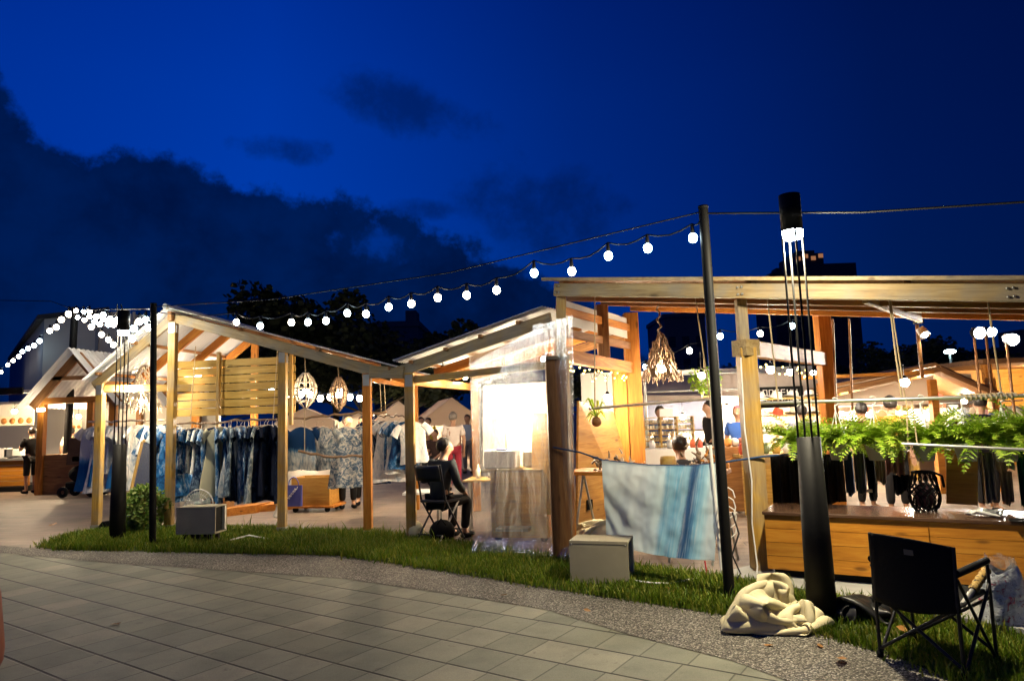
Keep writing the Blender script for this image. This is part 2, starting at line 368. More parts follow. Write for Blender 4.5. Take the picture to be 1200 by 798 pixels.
# ================================================================== ground
def sheet(name, poly, z, mat, nsub=0):
    mb = MB().add([V(x, y, z) for x, y in poly], [tuple(range(len(poly)))])
    return tag(mk(name, mb, mat), kind='structure')
sheet('market_floor', [(-300, -300), (300, -300), (300, 600), (-300, 600)], 0, MARKETP)
PE = [(-60, 34), (-25, 17.5), (-12, 11.6), (-6.96, 9.39), (-4.91, 8.43), (-3.32, 7.83), (-1.83, 7.22), (-.71, 6.5), (.21, 5.84), (.79, 5.12), (1.34, 4.55), (1.58, 4.15), (1.85, 3.0), (2.1, 1), (2.3, -3), (2.4, -12)]
GE = [(-60, 34.6), (-25, 18.1), (-12, 12.0), (-6.6, 9.62), (-6.19, 9.43), (-4.1, 8.91), (-2.12, 8.38), (-.8, 7.38), (.24, 6.53), (1.07, 5.91), (1.53, 5.56), (2.08, 4.99), (2.38, 4.46), (2.47, 4.11), (2.7, 3.0), (2.95, 1), (3.1, -3), (3.2, -12)]
GT = [(-6.75, 9.75), (-6.75, 10.5), (-6.62, 10.95), (-5.42, 11.0), (-3.55, 10.45), (-1.54, 9.5), (-.51, 8.72), (.49, 7.8), (1.61, 6.93), (2.2, 6.27), (2.72, 5.79), (3.41, 4.85), (4.2, 3.2), (4.6, 1), (4.8, -3), (4.9, -12)]
sheet('plaza_paving', PE + [(-60, -12)], .004, PAVERS)
sheet('gravel_path', GE + PE[::-1], .008, GRAVEL)
sheet('lawn', GE[4:] + GT[::-1], .012, SOIL)
# concrete edge under the counter
kp = [V(1.9, 6.75, 0), V(2.26, 6.24, 0), V(2.74, 5.76, 0), V(3.43, 4.82, 0), V(4.25, 3.1, 0), V(5.6, 3.6, 0), V(4.6, 6.0, 0), V(2.7, 7.3, 0)]
tag(mk('concrete_kerb', MB().prism(kp, V(0, 0, .045)), CONC), kind='structure')

# grass: one mesh of blades
def inside(p, poly):
    x, y = p; c = False; j = len(poly) - 1
    for i in range(len(poly)):
        if (poly[i][1] > y) != (poly[j][1] > y) and x < (poly[j][0] - poly[i][0]) * (y - poly[i][1]) / (poly[j][1] - poly[i][1]) + poly[i][0]: c = not c
        j = i
    return c
lawnp = [p for p in GE[4:14]] + [(2.6, 3.4), (4.1, 3.4)] + GT[:12][::-1]
def grass():
    R = random.Random(3); vs = []; fs = []; n = 0
    xs = [p[0] for p in lawnp]; ys = [p[1] for p in lawnp]
    while n < 64000:
        x = R.uniform(min(xs) - .1, max(xs)); y = R.uniform(min(ys), max(ys) + .1)
        jx = x + R.gauss(0, .05); jy = y + R.gauss(0, .05)
        if not inside((jx, jy), lawnp): continue
        if y > 7 and R.random() < .25: continue
        dens = noise.noise(V(x * 1.3, y * 1.3, 0)); 
        if dens < -.25 and R.random() < .65: continue
        far = math.hypot(x, y)
        h = R.uniform(.035, .085) * (1 + .5 * dens) * (1.25 if x < -1 else 1.0)
        if R.random() < .01: h *= 2.2
        a = R.uniform(0, 6.283); wd = R.uniform(.0025, .005) * (1 + far * .09); ln = R.uniform(.1, .75) * h; b = R.uniform(0, 6.283)
        dx, dy = math.cos(a) * wd, math.sin(a) * wd; lx, ly = math.cos(b) * ln, math.sin(b) * ln
        o = len(vs); z = .012
        vs += [(x - dx, y - dy, z), (x + dx, y + dy, z), (x + lx * .4 + dx * .7, y + ly * .4 + dy * .7, z + h * .6), (x + lx * .4 - dx * .7, y + ly * .4 - dy * .7, z + h * .6), (x + lx, y + ly, z + h)]
        fs += [(o, o + 1, o + 2, o + 3), (o + 3, o + 2, o + 4)]; n += 1
    me = bpy.data.meshes.new('grass'); me.from_pydata(vs, [], fs); me.update()
    tag(mk('grass', None, GRASS, me=me), 'short green grass growing in the verge', 'grass', kind='stuff')
grass()

# ================================================================== sheds
def corr_sheet(mb, a, b, c, d, step=.075, amp=.012, nv=1):
    """a->b along the eave, d->c along the ridge; ridges run a->d"""
    a, b, c, d = map(Vector, (a, b, c, d)); n = max(4, int((b - a).length / step) * 4); nrm = (b - a).cross(d - a).normalized()
    if nrm.z < 0: nrm = -nrm
    mb.grid(lambda u, v: lerp(lerp(a, b, u), lerp(d, c, u), v) + nrm * amp * math.sin(u * n / 4 * 2 * math.pi), n, nv)
A, B, C, Dp, Ep, F, H = V(-6.72, 11.12, 0), V(-5.43, 10.86, 0), V(-3.46, 10.25, 0), V(-2.08, 9.70, 0), V(-1.42, 9.32, 0), V(.49, 7.82, 0), V(2.35, 6.85, 0)
v1 = V(.10, .995, 0); Z = V(0, 0, 1)
s1 = thing('market_shed', B, 'open timber market shed with pitched translucent roof over the indigo clothes', 'shed')
def post(parent, p, z, wd=.11, mat=W_YE, z0=0.0): return beam('post', p + Z * z0, p + Z * z, wd, wd, mat, parent)
DEP = 2.75
lowA, rid, lowD = 2.40, 3.34, 2.33
def z1(p):   # roof underside height over a front-line point, by front position
    t = p.x
    return lowA + (rid - lowA) * (t - A.x) / (B.x - A.x) if t < B.x else rid + (lowD - rid) * (t - B.x) / (Dp.x - B.x)
for p, mt in ((A, W_YE), (B, W_YE), (C, W_YE), (Dp, W_OR)): post(s1, p, z1(p) - .06, .115, mt)
for p in (A, B, Dp): post(s1, p + v1 * DEP, z1(p) - .06, .115, W_OR)
OA = A + (A - B) * .1; OD = Dp + (Dp - C) * .28
for k, t in enumerate((0, .92, 1.84, 2.75)):
    o = v1 * t + Z * 0
    beam('rafter', OA + o + Z * (z1(OA)), B + o + Z * (rid + .01), .05, .15, W_GR if k == 0 else W_OR, s1)
    beam('rafter', B + o + Z * (rid + .01), OD + o + Z * (z1(OD)), .05, .15, W_GR if k == 0 else W_OR, s1)
for p, dz in ((A, .10), (B + (A - B) * .5, .10), (B + (OD - B) * .35, .10), (B + (OD - B) * .7, .10), (OD, .10)):
    beam('purlin', p - v1 * .12 + Z * (z1(p) + dz), p + v1 * 2.95 + Z * (z1(p) + dz), .06, .05, W_BR, s1)
beam('ridge_beam', B - v1 * .12 + Z * (rid + .02), B + v1 * 2.95 + Z * (rid + .02), .07, .14, W_BR, s1)
beam('eave_beam', A + Z * 2.33, A + v1 * DEP + Z * 2.33, .06, .13, W_OR, s1)
beam('eave_beam', Dp + Z * 2.22, Dp + v1 * DEP + Z * 2.22, .06, .13, W_OR, s1)
beam('front_beam', A + (B - A) * .04 + Z * 2.26, B + Z * 2.26 + v1 * .9 + V(-.1, 0, 0), .05, .12, W_YE, s1)
mb = MB(); OA2 = A + (A - B) * .16
corr_sheet(mb, OA2 - v1 * .22 + Z * (z1(OA2) + .145), OA2 + v1 * 3.05 + Z * (z1(OA2) + .145), B + v1 * 3.05 + Z * (rid + .15), B - v1 * .22 + Z * (rid + .15))
mk('roof', mb, CORR, s1)
mb = MB(); OD2 = Dp + (Dp - C) * .36
corr_sheet(mb, OD2 - v1 * .22 + Z * (z1(OD2) + .145), OD2 + v1 * 3.05 + Z * (z1(OD2) + .145), B + v1 * 3.05 + Z * (rid + .15), B - v1 * .22 + Z * (rid + .15))
mk('roof', mb, CORR, s1)
mk('ridge_cap', MB().tube([B - v1 * .24 + Z * (rid + .16), B + v1 * 3.05 + Z * (rid + .16)], .045, 8), STEEL, s1)
# slatted panel hung under the ridge
sl0, sl1 = at(200, 424, 11.75), at(346, 412, 11.45); zt = sl0.z
pn = MB(); d = (sl1 - sl0); d.z = 0; Ms = frame(d)
for i in range(7):
    zc = zt - .065 - i * .137; pn.box(V((sl0.x + sl1.x) / 2, (sl0.y + sl1.y) / 2, zc), (d.length, .022, .122), M=Ms)
mk('slat_panel', pn, W_SLAT, s1, V((sl0.x + sl1.x) / 2, (sl0.y + sl1.y) / 2, zt - .137 * 7), Ms)
for f in (.02, .41, .98):
    p = lerp(sl0, sl1, f) - V(0, .07, 0) if f != .41 else lerp(sl0, sl1, f) - V(0, .08, 0)
    beam('panel_batten', V(p.x, p.y, zt - 1.15), V(p.x, p.y, zt + .12), .05, .09, W_YE, s1)
# --- link board between the two sheds
# --- shed 2
s2 = thing('market_shed', Ep, 'timber market shed with lean-to roof rising to the right, clear sheet on its front', 'shed')
E2, K = V(-.69, 12.0, 0), V(1.72, 9.8, 0)
loE, hiF = 2.27, 2.70
post(s2, Ep, loE - .04, .125, W_YE); post(s2, E2, loE - .04, .125, W_OR)
beam('front_beam', V(-2.02, 9.64, 2.28), Ep + V(-.07, .02, 2.24), .05, .17, W_GR, s2)
Eo = Ep + (Ep - F) * .06
beam('fascia', Eo + Z * (loE + .0), F + V(-.03, 0, hiF + .0), .05, .15, W_GR, s2)
for t in (.34, .67, 1.0):
    beam('rafter', lerp(Ep, E2, t) + Z * (loE + .0), lerp(F, K, t) + V(-.05, .0, hiF), .05, .13, W_OR if t < 1 else W_BR, s2)
for f in (.03, .3, .55, .8):
    a = lerp(Ep, F, f); b = lerp(E2, K, f); zz = lerp(loE, hiF, f) + .09; beam('purlin', a + Z * zz - (b - a).normalized() * .08, b + Z * zz, .05, .045, W_BR, s2)
beam('eave_beam', Ep + Z * 2.12, E2 + Z * 2.12, .06, .12, W_OR, s2)
beam('front_beam', Ep + V(.0, .06, 2.13), lerp(Ep, F, .97) + V(0, .06, 2.18), .05, .09, W_YE, s2)
mb = MB(); a0 = Ep + (Ep - F) * .09; a1 = E2 + V(-.1, .35, 0)
corr_sheet(mb, a0 - (E2 - Ep) * .07 + Z * (loE + .13), a1 + Z * (loE + .13), K + V(.1, .2, hiF + .13), F - (K - F) * .06 + V(-.06, 0, hiF + .13))
mk('roof', mb, CORR, s2)
# --- shed 3
s3 = thing('market_shed', F, 'largest timber market shed with wide flat roof over the fern counter', 'shed')
u3 = V(.84, -.54, 0).normalized(); v3 = V(.54, .84, 0)
def s_of(p): return (p - F).dot(u3)
SL = .135
v3n = V(.54, .84, 0)
def z3(p): return 3.02 - SL * s_of(p) + .06 * (p - F).dot(v3n)
# thick lower posts and slimmer upper posts
beam('post', F, F + Z * 2.22, .23, .20, W_BR, s3); beam('post', F + V(.13, .05, 0), F + V(.13, .05, 2.22), .05, .20, W_OR, s3)
beam('post', F + V(.06, -.01, 2.22), F + V(.10, -.01, 3.02), .11, .11, W_YE, s3)
mk('post_cap', MB().box(F + V(.02, 0, 2.24), (.27, .25, .04)), W_GR, s3)
post(s3, H, 2.2, .165, W_YE); beam('post', H + V(-.02, 0, 2.26), H + V(-.02, 0, z3(H) - .05), .1, .1, W_GR, s3)
mk('post_cap', MB().box(H + V(0, 0, 2.2), (.19, .19, .16), .5), W_GR, s3)
L = V(4.1, 8.95, 0); MID = lerp(F, K, .58)
post(s3, K, 3.02, .2, W_OR); beam('post', K + V(-.2, .02, 0), K + V(-.2, .02, 2.2), .18, .18, W_OR, s3)
post(s3, L, z3(L) - .05, .17, W_OR)
beam('post', MID + Z * 2.32, MID + Z * (z3(MID) - .08), .15, .15, W_BR, s3)
beam('tie_beam', F + V(.08, .1, 2.28), K + Z * 2.22, .09, .16, W_OR, s3)
beam('tie_beam', H + V(.06, .08, 2.2), L + Z * 2.2, .09, .17, W_OR, s3)
for zz in (2.58, 2.84): beam('side_rail', F + V(.06, .1, zz - .02), K + Z * (zz - .04), .06, .10, W_BR if zz < 2.7 else W_OR, s3)
mb = MB()
for f0, f1 in ((.06, .5), (.64, .93)):
    a, b = lerp(F, K, f0), lerp(F, K, f1); mb.prism([a + Z * 2.66, b + Z * 2.64, b + Z * 2.93, a + Z * 2.95], V(.01, -.008, 0))
mk('clear_panel', mb, CORR, s3)
J = F + u3 * 7.2
Kb = K + u3 * 0; Jb = J + v3 * 2.6
Fo = F + u3 * .06 - v3 * .06; Jo = J - v3 * .06
beam('fascia', Fo + Z * (z3(Fo) + .015), Jo + Z * (z3(Jo) + .015), .05, .145, W_GR, s3)
for ss in (.05, 2.08, 4.2):
    q = Fo + u3 * ss - v3 * .034; [mk('bolt', MB().lathe([(0, .0), (.012, 0), (.012, .012), (0, .014)], q + Z * (z3(q) + dz) + u3 * dx, 8, M=Matrix.Rotation(rad(90), 3, 'X')), STEEL, s3) for dx in (-.02, .02) for dz in (-.02, .05)]
for f, mt in ((.22, W_BR), (.6, W_BR), (1.0, W_OR)):
    a = F + v3 * 2.55 * f - u3 * .1; b = J + v3 * 2.55 * f; beam('purlin', a + Z * (z3(a) - .02), b + Z * (z3(b) - .02), .07, .16 if f == 1 else .12, mt, s3)
for s in (.12, 2.2, 3.55, 5.0, 6.4):
    a = F + u3 * s; b = a + v3 * 2.6; beam('rafter', a + Z * (z3(a) + .10), b + Z * (z3(b) + .10), .06, .12, W_BR, s3)
p0 = F + u3 * 3.2 + v3 * .1; p1 = F + u3 * 3.55 + v3 * 2.4; beam('brace', p0 + Z * (z3(p0) - .01), p1 + Z * (z3(p1) - .09), .05, .14, W_YE, s3)
mb = MB(); a, b, c, d4 = Fo - u3 * .10 - v3 * .1, Jo - v3 * .1, J + v3 * 2.8, F + v3 * 2.8 - u3 * .0
corr_sheet(mb, a + Z * (z3(a) + .14), d4 + Z * (z3(d4) + .14), c + Z * (z3(c) + .14), b + Z * (z3(b) + .14))
mk('roof', mb, W_BR, s3)
mb = MB().prism([a + Z * (z3(a) + .11), b + Z * (z3(b) + .11), b + Z * (z3(b) + .145), a + Z * (z3(a) + .145)], -v3 * .02); mk('roof_edge', mb, W_GR, s3)

# ================================================================== lamp posts, poles
def lamp_post(name, p, label, Hh, W):
    t = thing(name, p, label, 'lamp post', 'black rod lamp posts'); k = Hh / 3.3
    mk('column', MB().lathe([(0, 0), (.108, 0), (.104, .5), (.088, 1.36 * k), (0, 1.36 * k)], p, 20), BLACK, t)
    for i in range(4):
        q = p + V(.078 * math.cos(.32 - math.atan2(p.x, p.y) + i * math.pi / 2), .078 * math.sin(.32 - math.atan2(p.x, p.y) + i * math.pi / 2), 0)
        mk('rod', MB().tube([q + Z * 1.35 * k, q + Z * 3.02 * k], .009, 8), BLACK, t)
    mk('cap', MB().lathe([(0, 3.02 * k), (.08, 3.02 * k), (.083, 3.0 * k), (.083, 3.3 * k), (0, 3.3 * k)], p, 20), BLACK, t)
    mk('lamp_head', MB().lathe([(0, 3.012 * k), (.082, 3.012 * k), (.080, 2.95 * k), (.06, 2.935 * k), (0, 2.93 * k)], p, 16), LAMPHEAD, t)
    lamp(t, p + Z * 2.88 * k, W * .25, (1, .86, .58), .05); lamp(t, p + Z * 2.86 * k, W * .8, (1, .86, .58), .05, 'SPOT', spot_size=rad(142), spot_blend=1.0)
lamp_post('lamp_post', V(2.28, 5.37, 0), 'black lamp post of four rods glowing beside the folding camp chair', 3.3, 720)
lamp_post('lamp_post', V(-5.77, 10.05, 0), 'black lamp post of four rods in front of the standing mirror and shrub', 3.35, 290)
def pole(p, top, r, label):
    mb = MB().tube([p, top], [r * 1.08, r], 14); mb.lathe([(0, .02), (r * 1.06, .02), (r * 1.06, 0), (0, 0)][::-1], top, 14)
    tag(mk('pole', mb, BLACK, loc=p), label, 'pole', 'black string light poles')
PR0, PR1 = V(1.77, 5.99, 0), at(824, 244, 5.99)
PL0, PL1 = V(-5.09, 9.73, 0), at(180, 357, 9.73)
PF0, PF1 = V(-12.14, 18.63, 0), at(88, 361, 18.63)
pole(PR0, PR1, .043, 'black string light pole standing beside the cream tarp bundle')
pole(PL0, PL1, .042, 'black string light pole between the shrub and the pale box on legs')
pole(PF0, PF1, .09, 'farthest black string light pole, rising past the gabled food hut')

# ================================================================== string lights
def plane_pt(px, py, P, Q):
    n = V(Q.y - P.y, P.x - Q.x, 0); d = ray(px, py); t = n.dot(V(P.x, P.y, CAM_H) - V(0, 0, CAM_H)) / n.dot(d); return V(0, 0, CAM_H) + d * t
def string_light(label, ends, bulbs, r, lights=3.0, cabr=.008, drop=.13):
    t = thing('string_light', ends[0], label, 'string lights')
    pts = [ends[0]] + [b + Z * drop for b, _ in bulbs] + [ends[-1]]
    full = []
    for a, b in zip(pts, pts[1:]):
        for k in range(4): full.append(lerp(a, b, k / 4) - Z * (.06 * r / .045 * math.sin(math.pi * k / 4)))
    full.append(pts[-1]); mk('cable', MB().tube(full, cabr, 5), CABLE, t)
    proto = to_mesh('bulb', MB().ball((0, 0, 0), r, 12, 8, (1, 1, 1.12)))
    for i, (b, cool) in enumerate(bulbs):
        me = proto if i == 0 else proto
        o = bpy.data.objects.new('bulb', proto); COL.objects.link(o); o.parent = t; o.location = b - WL[t]; WL[o] = b
        if not proto.materials: proto.materials.append(None)
        o.material_slots[0].link = 'OBJECT'; o.material_slots[0].material = glow(lights, r, (.70, .92, 1) if cool else (1, .86, .68))
        mk('socket', MB().lathe([(r * .45, r * .85), (r * .5, r * 1.5), (r * .3, drop), (0, drop)], b, 8), CABLE, o)
    return t
BL = [(812, 279, 1), (759, 291, 1), (713, 300, 1), (670, 318, 0), (626, 320, 1), (582, 340, 0), (547, 346, 0), (513, 349, 0), (482, 356, 0), (455.5, 360, 1), (429, 368, 0), (407, 367, 1), (382, 376, 1), (361, 377.6, 1), (341.5, 378, 0), (305, 382, 1), (277, 377.6, 0)]
bulbs = [(plane_pt(x, y, PR1, PL1 + V(0, .3, 0)), c) for x, y, c in BL]
string_light('long string of globe bulbs sweeping over the sheds from the tall right pole', [PR1 - Z * .04, PL1 - Z * .1], bulbs, .040, 2.6)
tag(mk('overhead_wire', MB().tube([PR1 - Z * .03, lerp(PR1, PL1, .35) - Z * .22, lerp(PR1, PL1, .7) - Z * .2, PL1 - Z * .03], .007, 5), CABLE), 'thin support wire running above the long string of globe bulbs', 'wire')
tag(mk('overhead_wire', MB().tube([PR1 - Z * .05, at(1010, 249, 5.2), at(1200, 237, 4.5), at(1500, 200, 3.6)], .009, 5), CABLE), 'black wire running right from the tall pole behind the lamp cap', 'wire')
tag(mk('overhead_wire', MB().tube([at(-60, 351, 26), at(60, 353, 20), PF1 - Z * .05, PL1 - Z * .06], .012, 5), CABLE), 'thin wire crossing the sky at the far left above the warehouse', 'wire')
def dep(x): return lerp(18.5, 10.1, (x - 88) / 60)
LB = [(1, 436), (9, 427.7), (15.4, 422.5), (22, 417.7), (26.3, 412), (33, 408.4), (40, 405), (46.5, 399.6), (58.4, 387.7), (66, 383.5), (72, 374.6), (81, 368)]
string_light('string of bulbs slanting down left across the dark warehouse wall', [at(-12, 440, 40), PF1 - Z * .1], [(at(x, y, lerp(36, 19.2, x / 81)), 1 if 25 < x < 50 else 0) for x, y in LB], .085, 8, .012, drop=.22)
CB = [(89, 364), (98, 365), (105, 365), (113, 371), (121, 369), (129, 374), (137, 375)]
LP1 = V(-5.87, 10.05, 3.45)
string_light('upper string of bulbs between the far pole and the left lamp post', [PF1 - Z * .1, LP1], [(at(x, y, dep(x)), i % 3 == 1) for i, (x, y) in enumerate(CB)], .05, 7, .009, drop=.14)
CB = [(91, 372), (99, 375), (105, 371), (111, 377), (117, 380), (121, 374), (127, 380), (133, 380)]
string_light('lower string of bulbs bunched together beside the left lamp post', [PF1 - Z * .2, LP1 - Z * .1], [(at(x, y, dep(x)), i % 3 == 0) for i, (x, y) in enumerate(CB)], .05, 6, .009, drop=.14)
CB = [(107, 383), (119, 392), (127, 398), (133, 404)]
string_light('short string of four bulbs dropping in front of the grey wall', [at(98, 374, 17.5), at(137, 404, 17)], [(at(x, y, 17.2), 0) for x, y in CB], .065, 6, .009, drop=.16)
CB = [(155, 397), (157, 385), (163, 377), (171, 375), (174, 384)]
string_light('cluster of bulbs between the left lamp post and its neighbour pole', [LP1 + V(.05, 0, 0), PL1 - Z * .15], [(at(x, y, 10.3), i % 2) for i, (x, y) in enumerate(CB)], .045, 8, .009, drop=.14)
CB = [(450 + i * 0, 416) for i in range(1)] + [(457, 416), (520, 395)]

for p_, sh in ((A, s1), (B, s1), (C, s1), (Dp, s1)):
    zt_ = z1(p_) - .10
    mk('bracket', MB().box(p_ + V(0, -.062, zt_ - .06), (.09, .006, .16)).box(p_ + V(.062, -.0, zt_ - .08), (.006, .08, .12)), STEEL, sh)
    mk('post_base', MB().box(p_ + V(0, -.0, .05), (.135, .135, .10)), STEEL, sh)
mk('bracket', MB().box(Ep + V(0, -.068, 2.12), (.10, .006, .16)), STEEL, s2)
# ================================================================== people
def skin_mesh(verts, edges, radii, sub=2, root=0):
    me = bpy.data.meshes.new('t'); me.from_pydata([tuple(v) for v in verts], edges, [])
    o = bpy.data.objects.new('t', me); COL.objects.link(o)
    o.modifiers.new('s', 'SKIN'); o.modifiers.new('b', 'SUBSURF').levels = sub; o.modifiers['b'].render_levels = sub
    for i, d in enumerate(me.skin_vertices[0].data):
        r = radii[i]; d.radius = r if isinstance(r, tuple) else (r, r); d.use_root = (i == root)
    dg = bpy.context.evaluated_depsgraph_get(); dg.update()
    r = bpy.data.meshes.new_from_object(o.evaluated_get(dg)); bpy.data.objects.remove(o); bpy.data.meshes.remove(me)
    r.polygons.foreach_set('use_smooth', [True] * len(r.polygons)); return r
class Sk:
    def __init__(s): s.v = []; s.e = []; s.r = []
    def p(s, v, r, par=None):
        s.v.append(Vector(v)); s.r.append(r); i = len(s.v) - 1
        if par is not None: s.e.append((par, i))
        return i
    def chain(s, par, pts):
        for v, r in pts: par = s.p(v, r, par)
        return par
SKIN = plain('skin', (.42, .24, .15), .5, 0, .08, 12); HAIR = plain('dark_hair', (.014, .011, .009), .45, 0, .3, 40); HAIRG = plain('grey_hair', (.16, .14, .12), .55, 0, .3, 40)
CLOTHC = {}
def cloth(col): 
    k = 'cloth_%d_%d_%d' % tuple(int(c * 255) for c in col)
    return plain(k, col, .85, 0, .22, 7, .15, .4)
def person(p, face, label, top=(.02, .02, .02), legs=(.02, .02, .022), hgt=1.68, pose='stand', hair=HAIR, topmat=None, long=False, arms=None, group='market visitors and sellers', lean=0.0, turn=0.0, shortlegs=False):
    """p = ground point (or seat-foot point), face = heading in degrees (0 looks along +y)"""
    t = thing('person', V(0, 0, 0), label, 'person', group); k = hgt / 1.7
    S = {}
    if pose == 'stand':
        S = dict(pel=(0, 0, .95), sp=(0, .0, 1.12), ch=(0, .0 + lean * .5, 1.30), nk=(0, lean, 1.45), hd=(0, lean + .02, 1.5))
        for sd, x in (('l', -1), ('r', 1)):
            S['hip' + sd] = (x * .09, 0, .90); S['kn' + sd] = (x * .10, .02, .50); S['an' + sd] = (x * .10, -.02, .09); S['to' + sd] = (x * .12, .15, .035)
            S['sh' + sd] = (x * .175, lean * .9, 1.39); S['el' + sd] = (x * .24, -.03, 1.12); S['wr' + sd] = (x * .23, .06, .88)
        if arms == 'up':
            for sd, x in (('l', -1), ('r', 1)): S['el' + sd] = (x * .22, .10, 1.13); S['wr' + sd] = (x * .12, .32, 1.20)
    elif pose == 'sit':
        S = dict(pel=(0, 0, .60), sp=(0, .02, .78), ch=(0, .05 + lean * .5, .97), nk=(0, .08 + lean, 1.13), hd=(0, .11 + lean, 1.18))
        for sd, x in (('l', -1), ('r', 1)):
            S['hip' + sd] = (x * .09, .04, .57); S['kn' + sd] = (x * .13, .44, .56); S['an' + sd] = (x * .11, .38, .12); S['to' + sd] = (x * .13, .54, .05)
            S['sh' + sd] = (x * .18, .06 + lean * .9, 1.07); S['el' + sd] = (x * .25, .10, .80); S['wr' + sd] = (x * .16, .34, .66)
    J = {a: Vector(b) * k for a, b in S.items()}
    M = Matrix.Translation(p) @ Matrix.Rotation(rad(face), 4, 'Z')
    hz = J['hd']; tw = Matrix.Rotation(rad(turn), 3, 'Z')
    b = Sk(); pel = b.p(J['pel'], (.13 * k, .10 * k)); sp = b.p(J['sp'], (.125 * k, .095 * k), pel); ch = b.p(J['ch'], (.145 * k, .10 * k), sp); nk = b.p(J['nk'], .052 * k, ch)
    h0 = b.p(hz + tw @ V(0, .01, .02) * k, .055 * k, nk); h1 = b.p(hz + tw @ V(0, .03, .085) * k, (.072 * k, .085 * k), h0); h2 = b.p(hz + tw @ V(0, .015, .15) * k, (.076 * k, .092 * k), h1); h3 = b.p(hz + tw @ V(0, .01, .20) * k, (.05 * k, .06 * k), h2)
    b.p(hz + tw @ V(0, .135, .085) * k, .013 * k, h1)
    for x in (-1, 1): b.p(hz + tw @ V(x * .085, .01, .09) * k, (.012 * k, .02 * k), h1)
    hands = {}
    for sd, x in (('l', -1), ('r', 1)):
        sh = b.p(J['sh' + sd], .055 * k, ch); el = b.p(J['el' + sd], .042 * k, sh); wr = b.p(J['wr' + sd], .028 * k, el)
        d = (J['wr' + sd] - J['el' + sd]).normalized(); side = V(1, 0, 0) if abs(d.x) < .8 else V(0, 0, 1)
        pm = b.p(J['wr' + sd] + d * .05 * k, (.034 * k, .018 * k), wr)
        for i, (o, ln) in enumerate(((-.026, .062), (-.009, .075), (.009, .07), (.026, .055))):
            q = J['wr' + sd] + d * .085 * k + side * o * k; f1 = b.p(q, .009 * k, pm); f2 = b.p(q + (d * .5 - V(0, 0, .25)) * ln * k, .0085 * k, f1); b.p(q + (d * .8 - V(0, 0, .7)) * ln * k, .0075 * k, f2)
        th = b.p(J['wr' + sd] + d * .04 * k - side * x * .035 * k, .011 * k, wr); b.p(J['wr' + sd] + d * .085 * k - side * x * .05 * k, .009 * k, th)
        hp = b.p(J['hip' + sd], .085 * k, pel); kn = b.p(J['kn' + sd], .058 * k, hp); an = b.p(J['an' + sd], .038 * k, kn); b.p(J['to' + sd], (.045 * k, .028 * k), an)
    def put(nm, me, mat):
        me.transform(M); o = mk(nm, None, mat, t, me=me); return o
    put('body', skin_mesh(b.v, b.e, b.r), SKIN)
    # top
    c = Sk(); q = J['pel'] - V(0, 0, .06) * k; a = c.p(q, (.16 * k, .125 * k)); s_ = c.p(J['sp'], (.150 * k, .115 * k), a); cc = c.p(J['ch'], (.165 * k, .12 * k), s_); up_ = c.p(lerp(J['ch'], J['nk'], .6), (.12 * k, .095 * k), cc); c.p(J['nk'] + V(0, 0, .01) * k, .078 * k, up_)
    if long == 'dress': dd = c.p(J['pel'] - V(0, 0, .28) * k, (.19 * k, .15 * k), a)
    for sd in 'lr':
        sh = c.p(J['sh' + sd], .082 * k, cc)
        if long: e2 = c.p(J['el' + sd], .060 * k, sh); c.p(lerp(J['el' + sd], J['wr' + sd], .85), .045 * k, e2)
        else: c.p(lerp(J['sh' + sd], J['el' + sd], .75), .068 * k, sh)
    put('shirt', skin_mesh(c.v, c.e, c.r), topmat or cloth(top))
    c = Sk(); a = c.p(J['pel'], (.145 * k, .115 * k))
    for sd in 'lr':
        hp = c.p(J['hip' + sd], .098 * k, a); kn = c.p(J['kn' + sd], .076 * k, hp)
        if not shortlegs: c.p(lerp(J['kn' + sd], J['an' + sd], .92), .060 * k, kn)
        else: c.p(lerp(J['kn' + sd], J['an' + sd], .12), .08 * k, kn)
    put('shorts' if shortlegs else 'trousers', skin_mesh(c.v, c.e, c.r), cloth(legs))
    mh = MB(); hc = hz + tw @ V(0, -.008, .13) * k
    def hf(u, v):
        th = v * 2.3; ph = u * 2 * math.pi; fr = math.sin(ph); lim = th * (1 - .5 * max(0, fr + .25) ** .7) 
        r = V(.094, .108, .112) * k; n = V(math.sin(lim) * math.cos(ph), math.sin(lim) * math.sin(ph), math.cos(lim))
        j = 1 + .07 * noise.noise(V(n.x * 5, n.y * 5, n.z * 5 + face)) + .09 * noise.noise(V(n.x * 16, n.y * 16, n.z * 7 + face))
        return M @ (hc + tw @ V(n.x * r.x * j, n.y * r.y * j, n.z * r.z * j))
    mh.grid(hf, 40, 14); o = mk('hair', mh, hair, t)
    if pose in ('stand', 'sit'):
        ms = MB()
        for sd in 'lr':
            a_, b_ = M @ J['an' + sd], M @ J['to' + sd]; mid = (a_ + b_) / 2; dd = (b_ - a_); dd.z = 0; Mf = frame(dd)
            mf = MB().ball(V(mid.x, mid.y, max(.035, mid.z - .02)) - dd * .12, 1, 10, 6, (.14 * k, .052 * k, .045 * k), Mf); mk('shoe', mf, BLACKC, t)
    t.location = (0, 0, 0)
    # move the root to the figure's base
    for ch_ in t.children: ch_.location = ch_.location - Vector((p[0], p[1], 0))
    t.location = (p[0], p[1], 0); WL[t] = V(p[0], p[1], 0)
    return t

